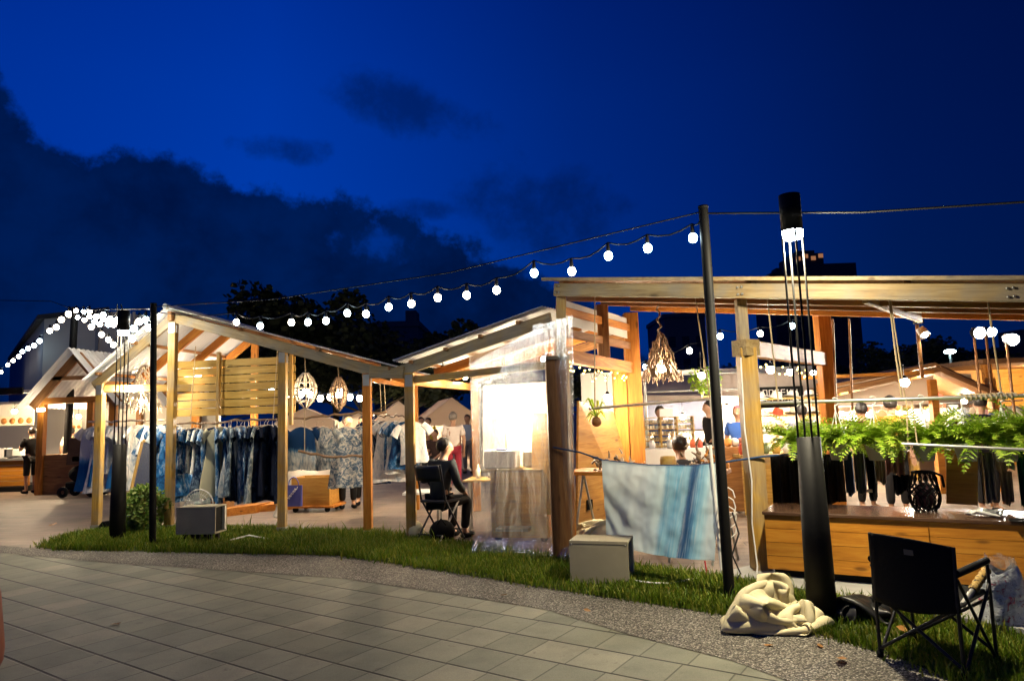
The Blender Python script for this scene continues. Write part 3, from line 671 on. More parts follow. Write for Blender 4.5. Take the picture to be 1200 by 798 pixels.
# ================================================================== indigo cloth
def tiedye(name, dark, mid, light, bias=.5, scale=7.0, stretch=.5, mode='blot'):
    def f(N):
        tc = N.n('ShaderNodeTexCoord'); oi = N.n('ShaderNodeObjectInfo'); off = N.math('MULTIPLY', oi.outputs['Random'], 50)
        s = N.n('ShaderNodeSeparateXYZ', None, Vector=tc.outputs['Object'])
        cv = N.n('ShaderNodeCombineXYZ', None, X=N.math('ADD', s.outputs[0], off), Y=N.math('ADD', s.outputs[1], off), Z=N.math('MULTIPLY', s.outputs[2], stretch))
        a = N.noise(cv, scale, 6, .62, 1.6); b = N.noise(cv, scale * 3.4, 4, .6, .8)
        v = N.math('ADD', N.math('MULTIPLY', a.outputs[0], .72), N.math('MULTIPLY', b.outputs[0], .28))
        v = N.math('ADD', v, N.math('MULTIPLY', N.math('SUBTRACT', oi.outputs['Random'], .5), .12))
        if mode == 'dip':   # white above, blue dipped below
            v = N.math('ADD', N.math('MULTIPLY', v, .35), N.smooth(s.outputs[2], -.75, -.38, .1, .62))
        if mode == 'dip2':  # blue yoke above, streaked white below
            v = N.math('ADD', N.math('MULTIPLY', v, .6), N.smooth(s.outputs[2], -.42, -.28, .24, -.05))
        c = N.ramp(v, [(bias - .14, dark), (bias - .02, mid), (bias + .13, light)]).outputs[0]
        wv = N.noise(tc.outputs['Object'], 120, 2)
        return bsdf(N, c, .85, 0, wv.outputs[0], .2, .004, .1)
    return material(name, f)
IND, MIDB, WHT = (.006, .014, .045), (.03, .11, .30), (.62, .66, .68)
T_DARK = tiedye('dark_indigo_dye', (.004, .008, .022), (.010, .028, .08), (.26, .36, .48), .57, 7)
T_MIX = tiedye('mottled_indigo_dye', (.006, .022, .08), (.03, .12, .28), (.66, .70, .72), .50, 8)
T_BLUE = tiedye('bright_blue_dye', (.008, .045, .16), (.03, .16, .42), (.55, .64, .72), .53, 7)
T_SMOKE = tiedye('smoky_indigo_dye', (.01, .02, .05), (.14, .19, .24), (.64, .65, .60), .49, 9)
T_LIGHT = tiedye('white_cloth_blue_flecks', (.03, .09, .22), (.38, .45, .52), (.78, .76, .72), .43, 9)
T_DIP = tiedye('white_to_blue_dip_dye', (.012, .10, .30), (.10, .30, .52), (.78, .77, .74), .42, 6, .5, 'dip')
T_DIP2 = tiedye('blue_yoke_streaked_dye', (.006, .03, .10), (.05, .14, .26), (.60, .62, .60), .44, 11, .3, 'dip2')
T_CREAM = plain('cream_dress_cloth', (.56, .52, .36), .85, 0, .12, 5, .15)
T_NAVY = plain('navy_cloth', (.006, .010, .028), .85, 0, .25, 8, .15)
T_PAT = tiedye('patterned_tunic_dye', (.01, .025, .07), (.10, .16, .24), (.66, .64, .58), .5, 13, 1.0)

def garment_mesh(kind, seed):
    R = random.Random(seed); L = dict(shirt=.66, tunic=.85, dress=1.08, coat=1.12, pants=.95)[kind] * R.uniform(.94, 1.06)
    w0 = .20 if kind != 'pants' else .17; flare = dict(shirt=.03, tunic=.06, dress=.13, coat=.07, pants=.05)[kind]
    nf = R.randint(3, 6); ph = R.uniform(0, 6); mb = MB()
    def body(u, v):
        z = -.03 - v * (L - .03); th = u * 2 * math.pi
        w = w0 * min(1, .42 + v * L * 7.5) + flare * max(0, v - .12) ; tk = .026 + .035 * v
        fold = 1 + (.10 + .32 * v) * math.sin(nf * th + ph + v * 1.3)
        x = w * math.cos(th) * (1 + .05 * math.sin(7 * v + ph)); y = tk * math.sin(th) * fold + .018 * v * math.sin(math.cos(th) * 5 + ph)
        zz = z + (.012 * math.sin(nf * th * 1.0 + ph) if v > .9 else 0) - .02 * abs(math.cos(th)) * (v < .1)
        return V(x, y, zz)
    mb.grid(body, 28, 14)
    if kind != 'pants':
        sl = dict(shirt=.22, tunic=.24, dress=.20, coat=.52)[kind]
        for sx in (-1, 1):
            a = V(sx * (w0 - .03), 0, -.085); b = V(sx * (w0 + sl * .45), R.uniform(-.02, .03), -.085 - sl * .75)
            rr = [.055, .06, .066]; pts = [a, lerp(a, b, .5) + V(sx * .015, 0, .01), b]
            vs = []; n = 10
            for p, r in zip(pts, rr):
                for k in range(n):
                    q = 2 * math.pi * k / n; vs.append(p + V(sx * r * math.cos(q) * .8, .028 * math.sin(q) * (1 + .3 * math.sin(2 * q + ph)), r * math.cos(q) * .6))
            mb.add(vs, [(i * n + k, i * n + (k + 1) % n, (i + 1) * n + (k + 1) % n, (i + 1) * n + k) for i in range(2) for k in range(n)], True)
    return to_mesh('cloth', mb)
def hanger_mesh():
    mb = MB(); mb.tube([V(-.17, 0, -.085), V(-.06, 0, -.04), V(0, 0, -.028), V(.06, 0, -.04), V(.17, 0, -.085)], .008, 6)
    mb.tube([V(0, 0, -.03), V(0, 0, .01)] + [V(.022 * math.sin(a), 0, .034 - .022 * math.cos(a)) for a in (.4, 1.2, 2.2, 3.1, 4.0, 4.7)], .0035, 5)
    return to_mesh('hanger', mb)
HANG = hanger_mesh(); HANG.materials.append(W_PALE)
GM = {}
def gm(kind, seed):
    if (kind, seed) not in GM: GM[kind, seed] = garment_mesh(kind, seed); GM[kind, seed].materials.append(T_MIX)
    return GM[kind, seed]
def garment(p, rz, kind, seed, mat, label, group, sz=1.0):
    me = gm(kind, seed); nm = {'shirt': 'hanging_shirt', 'tunic': 'hanging_tunic', 'dress': 'hanging_dress', 'coat': 'hanging_coat', 'pants': 'hanging_trousers'}[kind]
    o = bpy.data.objects.new(nm, me); COL.objects.link(o); o.location = p - Z * .05; o.rotation_euler = (RND.gauss(0, .03), RND.gauss(0, .03), rz); o.scale = (sz,) * 3
    o.material_slots[0].link = 'OBJECT'; o.material_slots[0].material = mat
    WL[o] = Vector(o.location)
    tag(o, label, {'shirt': 'shirt', 'tunic': 'tunic', 'dress': 'dress', 'coat': 'coat', 'pants': 'trousers'}[kind], group)
    h = bpy.data.objects.new('hanger', HANG); COL.objects.link(h); h.parent = o
    return o
ORD = ['first', 'second', 'third', 'fourth', 'fifth', 'sixth', 'seventh', 'eighth', 'ninth', 'tenth', 'eleventh', 'twelfth', 'thirteenth', 'fourteenth', 'fifteenth', 'sixteenth', 'seventeenth', 'eighteenth', 'nineteenth', 'twentieth', 'twenty first', 'twenty second', 'twenty third', 'twenty fourth', 'twenty fifth', 'twenty sixth', 'twenty seventh', 'twenty eighth', 'twenty ninth', 'thirtieth', 'thirty first', 'thirty second']
DESC = {T_DARK: 'dark indigo', T_MIX: 'mottled indigo', T_BLUE: 'bright blue', T_SMOKE: 'smoky grey blue', T_LIGHT: 'white blue flecked', T_DIP: 'white to blue dip dyed', T_CREAM: 'cream', T_NAVY: 'plain navy', T_PAT: 'patterned', T_DIP2: 'blue yoked streaky'}
def wobbly(a, b, r, seed, n=14, amp=.02, sag=0.0):
    R = random.Random(seed); return [lerp(a, b, i / n) + V(R.gauss(0, amp * .4), R.gauss(0, amp * .4), R.gauss(0, amp) - sag * math.sin(math.pi * i / n)) for i in range(n + 1)]
def branch(p0, p1, r, label, mat=W_DRIFT, seed=1, sag=0.0, nm='branch_rail', knobs=True):
    pts = wobbly(p0, p1, r, seed, 16, .012, sag); mb = MB().tube(pts, [r * (1 + .22 * math.sin(i * 2.3 + seed)) for i in range(len(pts))], 7)
    return tag(mk(nm, mb, mat), label, 'rail')
def rope(a, b, label, r=.007, mat=ROPE, sag=0.0):
    mb = MB().tube([lerp(a, b, i / 8) - Z * sag * math.sin(math.pi * i / 8) for i in range(9)], r, 6); return tag(mk('rope', mb, mat), label, 'rope')

# main front rail under the slatted panel
r0, r1 = at(198, 497, 11.35), at(331, 491, 10.95)
branch(r0 + V(-.1, 0, 0), r1, .017, 'knotted dark branch rail carrying the front row of indigo clothes', seed=4)
ra = math.atan2((r1 - r0).y, (r1 - r0).x)
rope(r0 + V(.35, 0, .0), r0 + V(.35, .15, 1.3), 'thin rope holding up the left end of the front clothes rail')
rope(r1 + V(-.15, 0, .0), r1 + V(-.15, .2, 1.2), 'thin rope holding up the right end of the front clothes rail')
main = [('dress', T_MIX), ('dress', T_BLUE), ('shirt', T_BLUE), ('shirt', T_MIX), ('shirt', T_BLUE), ('shirt', T_SMOKE), ('shirt', T_MIX), ('shirt', T_LIGHT), ('shirt', T_SMOKE), ('shirt', T_BLUE), ('tunic', T_MIX), ('dress', T_DARK), ('dress', T_MIX), ('dress', T_CREAM), ('dress', T_MIX), ('dress', T_DARK), ('dress', T_SMOKE), ('dress', T_MIX), ('dress', T_LIGHT), ('dress', T_MIX), ('dress', T_SMOKE), ('dress', T_DARK), ('dress', T_SMOKE), ('dress', T_NAVY), ('dress', T_DARK), ('dress', T_DARK), ('dress', T_NAVY), ('dress', T_DARK), ('shirt', T_LIGHT)]
for i, (k, mt) in enumerate(main):
    p = lerp(r0, r1, .02 + .96 * i / (len(main) - 1))
    garment(p + V(0, RND.gauss(0, .02), 0), ra + rad(RND.choice((-1, 1)) * RND.uniform(46, 72)), k, i % 5, mt, '%s %s, %s from left on the front branch rail' % (DESC[mt], {'coat': 'long coat', 'pants': 'trousers'}.get(k, k), ORD[i]), 'indigo clothes on the front rail', 1.08)
# left rail, white and dip dyed clothes further back
q0, q1 = at(110, 494, 13.4), at(196, 492, 12.0)
branch(q0 - V(.1, 0, 0), q1, .016, 'pale branch rail carrying the white clothes behind the mirror', W_PALE, 7)
qa = math.atan2((q1 - q0).y, (q1 - q0).x)
left = [('dress', T_DIP), ('dress', T_DIP), ('dress', T_LIGHT), ('tunic', T_LIGHT), ('dress', T_LIGHT), ('tunic', T_LIGHT), ('dress', T_DIP), ('tunic', T_LIGHT), ('dress', T_LIGHT), ('coat', T_LIGHT), ('dress', T_MIX), ('coat', T_MIX)]
for i, (k, mt) in enumerate(left):
    garment(lerp(q0, q1, .03 + .94 * i / 11), qa + rad(RND.choice((-1, 1)) * RND.uniform(25, 65)), k, i % 5, mt, '%s %s, %s from left on the rail behind the mirror' % (DESC[mt], {'coat': 'long coat'}.get(k, k), ORD[i]), 'white clothes on the left rail', 1.12)
# middle swing rails with garments facing us
m0, m1 = at(345, 491, 11.3), at(446, 487, 11.3)
branch(m0, m1 + V(.1, 0, .05), .02, 'upper driftwood swing rail below the hanging lanterns', seed=9, sag=-.02)
n0, n1 = at(350, 528, 10.9), at(428, 532, 10.9)
branch(n0, n1, .02, 'lower curved driftwood swing rail in front of the patterned tunic', seed=12, sag=.07)
rope(at(357, 480, 10.9), at(357, 530, 10.9), 'rope between the two driftwood swing rails, under the round lantern')
for x, k, mt, lb in ((353, 'shirt', T_DIP2, 'blue yoked white streaked shirt hanging over the orange crate cart'), (379, 'shirt', T_SMOKE, 'grey green indigo shirt hanging beside the blue yoked shirt'), (371, 'shirt', T_DARK, 'dark shirt half hidden between two facing shirts'), (405, 'tunic', T_PAT, 'white and indigo patterned tunic hanging in front of two people'), (421, 'tunic', T_SMOKE, 'smoky tunic half behind the patterned tunic')):
    garment(at(x, 494, 11.35 + (x == 371) * .15 + (x == 421) * .12), rad(RND.uniform(-14, 14)), k, x % 5, mt, lb, 'clothes facing out on the swing rail', 1.15)
# right rail by the orange post
e0, e1 = at(436, 487, 11.9), at(484, 488, 10.9)
branch(e0, e1, .016, 'branch rail of clothes between the two orange posts', seed=15)
for i, (k, mt) in enumerate([('dress', T_DARK), ('dress', T_SMOKE), ('tunic', T_DARK), ('dress', T_LIGHT), ('tunic', T_MIX), ('tunic', T_LIGHT), ('tunic', T_MIX), ('shirt', T_LIGHT)]):
    garment(lerp(e0, e1, .04 + .92 * i / 7), rad(RND.uniform(5, 60)), k, i % 5, mt, '%s %s, %s from the left between the orange posts' % (DESC[mt], k, ORD[i]), 'clothes between the orange posts', .98)
for x in (447, 452): rope(at(x, 486, 11.5), at(x - 2, 440, 11.3), 'rope holding the rail between the orange posts, %s one' % ('left' if x == 447 else 'right'))

# ------------------------------------------------------------------ lanterns and driftwood lamps
def wicker_lantern(c, r, h, label, top, mat, W):
    W *= 1.6
    t = thing('wicker_lantern', c, label, 'lantern', 'hanging lanterns'); R = random.Random(int(c.x * 100)); mb = MB()
    for i in range(18):
        a = i * 2 * math.pi / 18 + R.uniform(-.1, .1); tw = R.uniform(-.5, .5)
        mb.tube([c + V(r * math.sin(math.pi * min(1, v + .04)) ** .7 * math.cos(a + tw * v), r * math.sin(math.pi * min(1, v + .04)) ** .7 * math.sin(a + tw * v), h * (.5 - v)) for v in (0, .15, .35, .55, .75, .95)], .007, 5)
    for z in (-.25, -.08, .1, .25): mb.tube([c + V(r * .98 * math.cos(q * .5236) * math.sin(math.pi * (.5 - z)) ** .7, r * .98 * math.sin(q * .5236) * math.sin(math.pi * (.5 - z)) ** .7, z * h + .01 * math.sin(q * 3)) for q in range(13)], .008, 5)
    mk('cage', mb, mat, t); mk('cord', MB().tube([c + Z * h * .5, top], .008, 6), ROPE, t)
    mk('bulb', MB().ball(c, .045, 10, 6), glow(W, .045, WARM), t)
cL = at(358, 459, 10.15); wicker_lantern(cL, .17, .56, 'round pale wicker lantern hanging left under the roof edge', at(357, 416, 10.15), W_PALE, 7)
cL = at(397, 463, 10.0); wicker_lantern(cL, .13, .52, 'slim brown wicker lantern hanging right under the roof edge', at(396, 424, 10.0), W_DRIFT, 6)
def drift_lamp(c, r, h, label, top, mat, W, n=150, seed=2):
    W *= 1.5
    t = thing('driftwood_lamp', c, label, 'lamp', 'hanging driftwood lamps'); R = random.Random(seed); mb = MB()
    for i in range(n):
        v = R.random() ** .6; a = R.uniform(0, 6.283); rr = r * (.18 + .82 * v ** .8) * R.uniform(.72, 1.05); z = h * (1 - v)
        p = c + V(rr * math.cos(a), rr * math.sin(a), z); ln = R.uniform(.08, .2) * h / .6
        d = V(math.cos(a + R.gauss(0, .8)) * .45, math.sin(a + R.gauss(0, .8)) * .45, -1).normalized() * ln
        k = V(R.gauss(0, .012), R.gauss(0, .012), 0); q = .011 * R.uniform(.6, 1.4) * (r / .25) ** .5
        mb.tube([p - d * .5, p + k, p + d * .5], [q * .7, q, q * .45], 5)
    mk('shade', mb, mat, t)
    ch = MB()
    for i in range(9):
        zz = lerp(h * .98, (top - c).z, i / 8); ch.tube([c + V(.02 * math.cos(i * 1.9), .02 * math.sin(i * 1.9), zz), c + V(.03 * math.cos(i * 1.9 + 2), .03 * math.sin(i * 1.9 + 2), zz + ((top - c).z - h) / 8)], .012, 5)
    mk('hanger', ch, mat, t); mk('bulb', MB().ball(c + Z * h * .22, r * .2, 10, 6), glow(W, r * .2, WARM), t)
cl = at(776, 444, 8.6); drift_lamp(cl, .24, .55, 'brown driftwood lamp glowing above the shell covered counter', at(772, 362, 8.6), W_DRIFT, 22, 210)
cl = at(167, 480, 11.9); drift_lamp(cl, .30, .72, 'white twig lamp hanging at the left end of the clothes shed', at(167, 425, 11.9), W_PALE, 48, 240, 5)

# ------------------------------------------------------------------ items in the clothes shed
def crate_cart(p, rz, sx, sy, h, label):
    t = thing('crate_cart', p, label, 'cart'); M = Matrix.Rotation(rz, 3, 'Z')
    mb = MB(); zb = .12
    for y in (-1, 1): mb.box(p + M @ V(0, y * sy / 2, 0) + Z * (zb + h / 2), (sx, .02, h), M=M)
    for x in (-1, 1): mb.box(p + M @ V(x * (sx / 2 - .012), 0, 0) + Z * (zb + h / 2), (.02, sy - .024, h - .004), M=M)
    mb.box(p + Z * (zb + h * .7), (sx - .06, sy - .05, .02), M=M); mk('box', mb, W_BOARD, t, p, M)
    mk('deck', MB().box(p + Z * (zb - .02), (sx + .18, sy + .1, .035), M=M), W_OR, t, p, M)
    for x in (-1, 1):
        for y in (-1, 1):
            q = p + M @ V(x * sx * .42, y * sy * .42, 0) + Z * .05
            mk('wheel', MB().lathe([(0, -.016), (.05, -.016), (.05, .016), (0, .016)], q, 12, M=M @ Matrix.Rotation(math.pi / 2, 3, 'X')), BLACK, t)
    return t
pc = G(364, 601); crate_cart(V(-3.68, 12.75, 0), rad(-8), .72, .5, .50, 'orange plywood crate cart on small castors under the facing shirts')
bag = MB(); pb = G(349, 604) + Z * .04; Mb = Matrix.Rotation(rad(-12), 3, 'Z')
pb = V(-3.95, 12.28, .15); bag.grid(lambda u, v: pb + Mb @ V((u - .5) * .34, .05 * math.sin(math.pi * u) * -1 * (1 - v * .4), v * .34), 10, 8)
tote = thing('tote_bag', pb, 'violet blue tote bag with white lettering standing against the crate cart', 'bag')
def bagbody(u, v):
    th = u * 2 * math.pi; return pb + Mb @ V(.17 * math.copysign(abs(math.cos(th)) ** .5, math.cos(th)), .05 * math.sin(th) * (1.1 - .5 * v), v * .36)
mk('body', MB().grid(bagbody, 24, 6), plain('violet_blue_canvas', (.06, .07, .30), .8, 0, .15, 9), tote)
mk('handle', MB().tube([pb + Mb @ V(.10 * math.cos(a), 0, .36 + .14 * math.sin(a)) for a in (0, .5, 1.1, 1.57, 2.1, 2.6, 3.14)], .009, 6), plain('violet_blue_canvas', (.06, .07, .30)), tote)
pr = MB()
for i in range(5): pr.tube([pb + Mb @ V(-.08 + .035 * i + dx, -.054 - .004, .10 + .04 * i + dz) for dx, dz in ((-.03, 0), (.0, .05), (.03, .03), (.05, .08))], .006, 4)
mk('print', pr, WHITE, tote)
vase = V(-4.15, 12.0, 0); tv = thing('glass_bottle_vase', vase, 'small round glass bottle with dried flowers on the paving by the front post', 'vase')
GLASS = material('bottle_glass', lambda N: bsdf(N, (.7, .72, .7), .08, 0, None, spec=.6, Alpha=.5))
mk('bottle', MB().lathe([(0, 0), (.05, 0), (.062, .04), (.05, .09), (.02, .13), (.018, .2), (.022, .21)], vase, 14), GLASS, tv)
fl = MB()
for i in range(9): fl.tube([vase + Z * .15, vase + V(RND.gauss(0, .05), RND.gauss(0, .05), .32 + RND.random() * .1)], .003, 4)
mk('dried_stem', fl, plain('dried_stem', (.5, .36, .12), .8), tv)
# low plank plinth and panels behind the clothes
for a, b, z, c, lb in (((258, 606), (300, 601), .14, W_OR, 'low orange plinth under the hanging coats'), ((300, 600), (340, 597), .12, W_OR, 'low orange plinth beside the crate cart')):
    P, Q = G(*a), G(*b); tag(mk('display_plinth', MB().prism([P, Q, Q + V(.08, .5, 0), P + V(.08, .5, 0)], Z * z), c, loc=(P + Q) / 2), lb, 'plinth')
def checker_box(p, label):
    t = thing('checkered_cabinet', p, label, 'cabinet'); w_, h_ = .42, .36
    for i in range(2):
        for j in range(3):
            c = p + V((i - .5) * (w_ + .01), 0, .02 + h_ / 2 + j * (h_ + .01)); white = (i + j) % 2 == 0
            mk('door', MB().box(c, (w_, .38, h_)), OFFW if white else W_BR, t, c, bev=.006)
checker_box(at(243, 598, 12.9) * 1 - Z * at(243, 598, 12.9).z, 'cabinet of cream and brown square doors seen between the clothes')
def fan(p, label):
    t = thing('floor_fan', p, label, 'fan'); c = p + Z * .46
    mk('base', MB().lathe([(0, .03), (.13, .03), (.14, .0), (0, 0)][::-1], p, 20), WHITE, t); mk('stem', MB().tube([p + Z * .02, c + V(0, .06, -.02)], .017, 8), WHITE, t)
    cg = MB(); Rr = .21
    M = Matrix.Rotation(rad(90), 3, 'X')
    for r_ in (.21, .15, .09): cg.tube([c + V(r_ * math.cos(q * .2618), -.05 * (1 - (r_ / Rr) ** 2) - .02, r_ * math.sin(q * .2618)) for q in range(25)], .0045, 4, False)
    for i in range(30):
        a = i * 2 * math.pi / 30; cg.tube([c + V(r_ * math.cos(a), -.05 * (1 - (r_ / Rr) ** 2) - .02, r_ * math.sin(a)) for r_ in (.02, .1, .16, .21)], .003, 4, False)
    cg.tube([c + V(.21 * math.cos(q * .2618), 0, .21 * math.sin(q * .2618)) for q in range(25)], .009, 6, False); mk('guard', cg, WHITE, t)
    bl = MB()
    for i in range(3):
        a0 = i * 2.094; bl.grid(lambda u, v: c + V(math.cos(a0 + (u - .5) * 1.2) * (.03 + v * .15), .012 * (u - .5), math.sin(a0 + (u - .5) * 1.2) * (.03 + v * .15)), 4, 4)
    mk('blade', bl, plain('pale_green_plastic', (.55, .66, .6), .35), t); mk('motor', MB().ball(c + V(0, .05, 0), .065, 10, 7, (1, 1.4, 1)), WHITE, t); mk('hub', MB().ball(c + V(0, -.055, 0), .05, 10, 6, (1, .5, 1)), plain('pale_green_plastic', (.55, .66, .6)), t)
fan(V(at(233, 600, 10.3).x, 10.3, 0), 'white floor fan with pale green blades behind the box on legs')
# standing mirror
pm = V(at(160, 590, 11.55).x, 11.55, 0); tm = thing('standing_mirror', pm, 'pale wood framed standing mirror behind the shrub', 'mirror')
MIR = material('mirror_glass', lambda N: bsdf(N, (.62, .66, .66), .12, .9, None, spec=.5))
mw = .34; mh_ = 1.26; bk = V(.10, .30, 0); ux = V(.95, .30, 0).normalized()
bl_, br_ = pm - ux * mw / 2 + Z * .12, pm + ux * mw / 2 + Z * .12; tl, tr = bl_ + Z * mh_ + bk, br_ + Z * mh_ + bk
for a, b in ((bl_, tl), (br_, tr), (tl, tr), (bl_ + (tl - bl_) * .35, br_ + (tr - br_) * .35)): beam('frame', a, b, .035, .05, W_YE, tm)
mk('mirror', MB().prism([bl_ + ux * .02, br_ - ux * .02, tr - ux * .02, tl + ux * .02], V(.006, .015, 0)), MIR, tm)
for a in (bl_, br_): beam('leg', a + (tl - bl_) * .35, V(a.x, a.y, 0) + V(0, -.12, 0) * 1, .03, .03, W_YE, tm)
# shrub
def leafy(name, c, rx, rz_, n, mat, label, cat, lsz=.05, stems=5, seed=1):
    R = random.Random(seed); t = thing(name, V(c.x, c.y, 0), label, cat); mb = MB(); st = MB()
    for i in range(stems):
        a = R.uniform(0, 6.28); tip = V(c.x + rx * .6 * math.cos(a), c.y + rx * .6 * math.sin(a), rz_ * R.uniform(.7, 1)); st.tube([V(c.x + .04 * math.cos(a), c.y + .04 * math.sin(a), 0), lerp(V(c.x, c.y, 0), tip, .5) + V(0, 0, .05), tip], [.012, .009, .004], 5)
    for i in range(n):
        a = R.uniform(0, 6.28); v = R.random(); rr = rx * math.sqrt(R.random()) * (.75 + .35 * math.sin(3 * a + 5 * v + seed)); p = V(c.x + rr * math.cos(a), c.y + rr * math.sin(a), .08 + v * rz_ * (1 - .35 * (rr / rx) ** 2))
        d = V(R.gauss(0, 1), R.gauss(0, 1), R.gauss(.25, .7)).normalized(); s_ = d.orthogonal().normalized() * lsz * .38; ln = d * lsz * R.uniform(.7, 1.4); u_ = d.cross(s_).normalized() * lsz * .12
        mb.add([p, p + ln * .45 + s_ + u_, p + ln, p + ln * .45 - s_ + u_], [(0, 1, 2, 3)])
    mk('foliage', mb, mat, t); mk('stem', st, W_BR, t); return t
leafy('shrub', G(168, 625), .36, .64, 2000, BUSHM, 'leafy green shrub between the lamp post and the thin pole', 'shrub', .065, 7, 3)
# low black box at the lamp base
bx = G(126, 624); bx.x -= .25; tag(mk('floor_speaker', MB().prism([bx + V(-.05, .1, .0), bx + V(.75, -.1, 0), bx + V(.75, -.08, .12), bx + V(.62, -.05, .22), bx + V(.1, .08, .16)], V(.08, .32, 0)), BLACK, loc=bx, bev=.012), 'low black wedge speaker on the grass behind the left lamp post', 'speaker')
def light_box(p0, wd, dpth, h, rz, label, legs):
    t = thing('cabinet_box', p0, label, 'box', 'pale metal boxes on the grass'); M = Matrix.Rotation(rz, 3, 'Z'); zb = .16 if legs else 0.0
    mb = MB(); c = p0 + Z * (zb + h / 2)
    mb.box(c + M @ V(0, -dpth / 2 + .008, 0), (wd, .016, h), M=M); mb.box(c + M @ V(0, dpth / 2 - .008, 0), (wd, .016, h), M=M)
    mb.box(c + Z * (h / 2 - .008), (wd, dpth - .034, .015), M=M); mb.box(c - Z * (h / 2 - .008), (wd, dpth - .034, .015), M=M); mb.box(c + M @ V(-wd / 2 + .008, 0, 0), (.015, dpth - .034, h - .034), M=M)
    mk('casing', mb, GREYBOX, t); mk('recess', MB().box(c + M @ V(wd / 2 - .05, 0, 0), (.02, dpth - .036, h - .036), M=M), BLACK, t)
    for sx in (-.46, .46):
        for sz in (-.42, .42): mk('screw', MB().lathe([(0, 0), (.008, 0), (.007, .004), (0, .005)], c + M @ V(sx * wd, -dpth / 2 - .001, 0) + Z * sz * h, 8, M=M @ Matrix.Rotation(rad(90), 3, 'X')), STEEL, t)
    mk('seam', MB().box(c + M @ V(0, -dpth / 2 - .0012, 0) + Z * (h * .5 - .028), (wd - .01, .0022, .003), M=M), BLACK, t)
    mk('flange', MB().box(c + M @ V(wd / 2 - .03, dpth / 2 - .034, 0), (.055, .03, h - .05), M=M), OFFW, t)
    if legs:
        for x in (-.32, .02, .32):
            for y in (-.3, .3): mk('leg', MB().box(p0 + M @ V(x * wd, y * dpth, 0) + Z * zb / 2, (.045, .045, zb), M=M), BLACK, t)
bpL = G(226, 643); light_box(V(-4.33, 9.55, .0), .56, .30, .36, rad(-6), 'pale metal box standing on short black legs near the fan', True)
light_box(V(.80, 6.78, .0), .56, .34, .40, rad(-18), 'pale metal box lying on the grass in front of the tie dyed cloth', False)
# ================================================================== shed 2: desk, seated person, plastic curtain
BOARDP = W_BOARD
def board_panel(name, poly, thick, mat, label, cat, parent=None):
    poly = [Vector(p) for p in poly]; d = poly[1] - poly[0]; d.z = 0; M = frame(d); o = mk(name, MB().prism(poly, thick), mat, parent, poly[0], M)
    return tag(o, label, cat) if label else o
# desk behind the plastic
dk = V(.02, 8.92, 0); td = thing('vendor_desk', dk, 'tall wooden vendor desk behind the clear plastic sheet', 'desk'); Md = Matrix.Rotation(rad(-14), 3, 'Z')
mk('front', MB().box(dk + Z * .47, (.74, .03, .82), M=Md), BOARDP, td, dk, Md); mk('top', MB().box(dk + Md @ V(-.03, .27, .90), (.92, .62, .035), M=Md), W_YE, td, dk + Z * .9, Md, bev=.005)
for x in (-1, 1): mk('side_panel', MB().box(dk + Md @ V(x * .36, .29, .47), (.025, .54, .82), M=Md), W_OR, td, dk, Md)
for x in (-.3, .3): mk('castor', MB().lathe([(0, -.02), (.05, -.02), (.05, .02), (0, .02)], dk + Md @ V(x, .06, .05), 12, M=Md @ Matrix.Rotation(math.pi / 2, 3, 'X')), BLACK, td)
mk('foot_shelf', MB().box(dk + Md @ V(-.05, -.12, .19), (.42, .2, .04), M=Md), STEEL, td)
tag(mk('storage_box', MB().box(dk + Md @ V(-.26, .2, 1.04), (.42, .3, .23), M=Md), WHITE, loc=dk + V(-.26, .2, .92), bev=.012), 'white box at the left end of the vendor desk', 'box')
tag(mk('storage_box', MB().box(dk + Md @ V(.12, .30, 1.03), (.2, .2, .2), M=Md), CREAM, loc=dk + V(.12, .3, .92), bev=.012), 'small cream box in the middle of the vendor desk', 'box')
tag(mk('lid', MB().box(dk + Md @ V(-.24, .12, 1.165), (.16, .08, .02), M=Md), plain('blue_plastic', (.02, .10, .5), .4), loc=dk + Z * 1.15, bev=.006), 'small blue plastic lid on the white desk box', 'lid')
# lit desk lamp, the brightest spot behind the sheet
lp = at(592, 492, 9.35); tl_ = thing('work_lamp', V(lp.x, lp.y, .918), 'dazzling work lamp on the vendor desk behind the plastic', 'lamp')
mk('stem', MB().tube([V(lp.x, lp.y, .918), lp], .012, 8), STEEL, tl_); mk('globe', MB().ball(lp, .075, 16, 10), glow(210, .075, (1, .82, .55)), tl_)
# pale back sheet and hutch panels
bw = [at(566, 545, 10.6), at(664, 545, 10.0), at(664, 446, 10.0), at(566, 452, 10.6)]
for q in (bw[0], bw[1]): q.z = .85
tag(mk('backdrop_sheet', MB().prism(bw, V(.01, .03, 0)), OFFW, loc=bw[0]), 'pale backdrop sheet behind the vendor desk', 'screen')
h0, h1 = at(634, 605, 8.75), at(662, 605, 8.45); a_, b_ = V(.34, 8.95, 0), V(.62, 8.35, 0)
board_panel('slanted_board', [at(622, 600, 9.0), at(650, 604, 8.6), at(650, 484, 8.6), at(624, 484, 9.0)], V(.02, .015, 0), BOARDP, 'slanted wooden board side rising behind the desk', 'board')
ob = [V(*at(673, 630, 8.35)), V(*at(740, 600, 9.5)), V(*at(732, 540, 9.4)), V(*at(716, 482, 9.2)), V(*at(676, 470, 8.4))]
ob[0].z = .05; ob[1].z = .05
board_panel('side_wall', ob, V(.025, -.015, 0), W_BOARD, 'warm orange plank side wall with a sloping rear edge beside the thick post', 'wall')
tag(mk('socket_box', MB().box(at(690, 591, 8.55), (.09, .05, .12), .6), BLACK, loc=at(690, 591, 8.55)), 'small black socket box on the orange plank wall', 'socket')
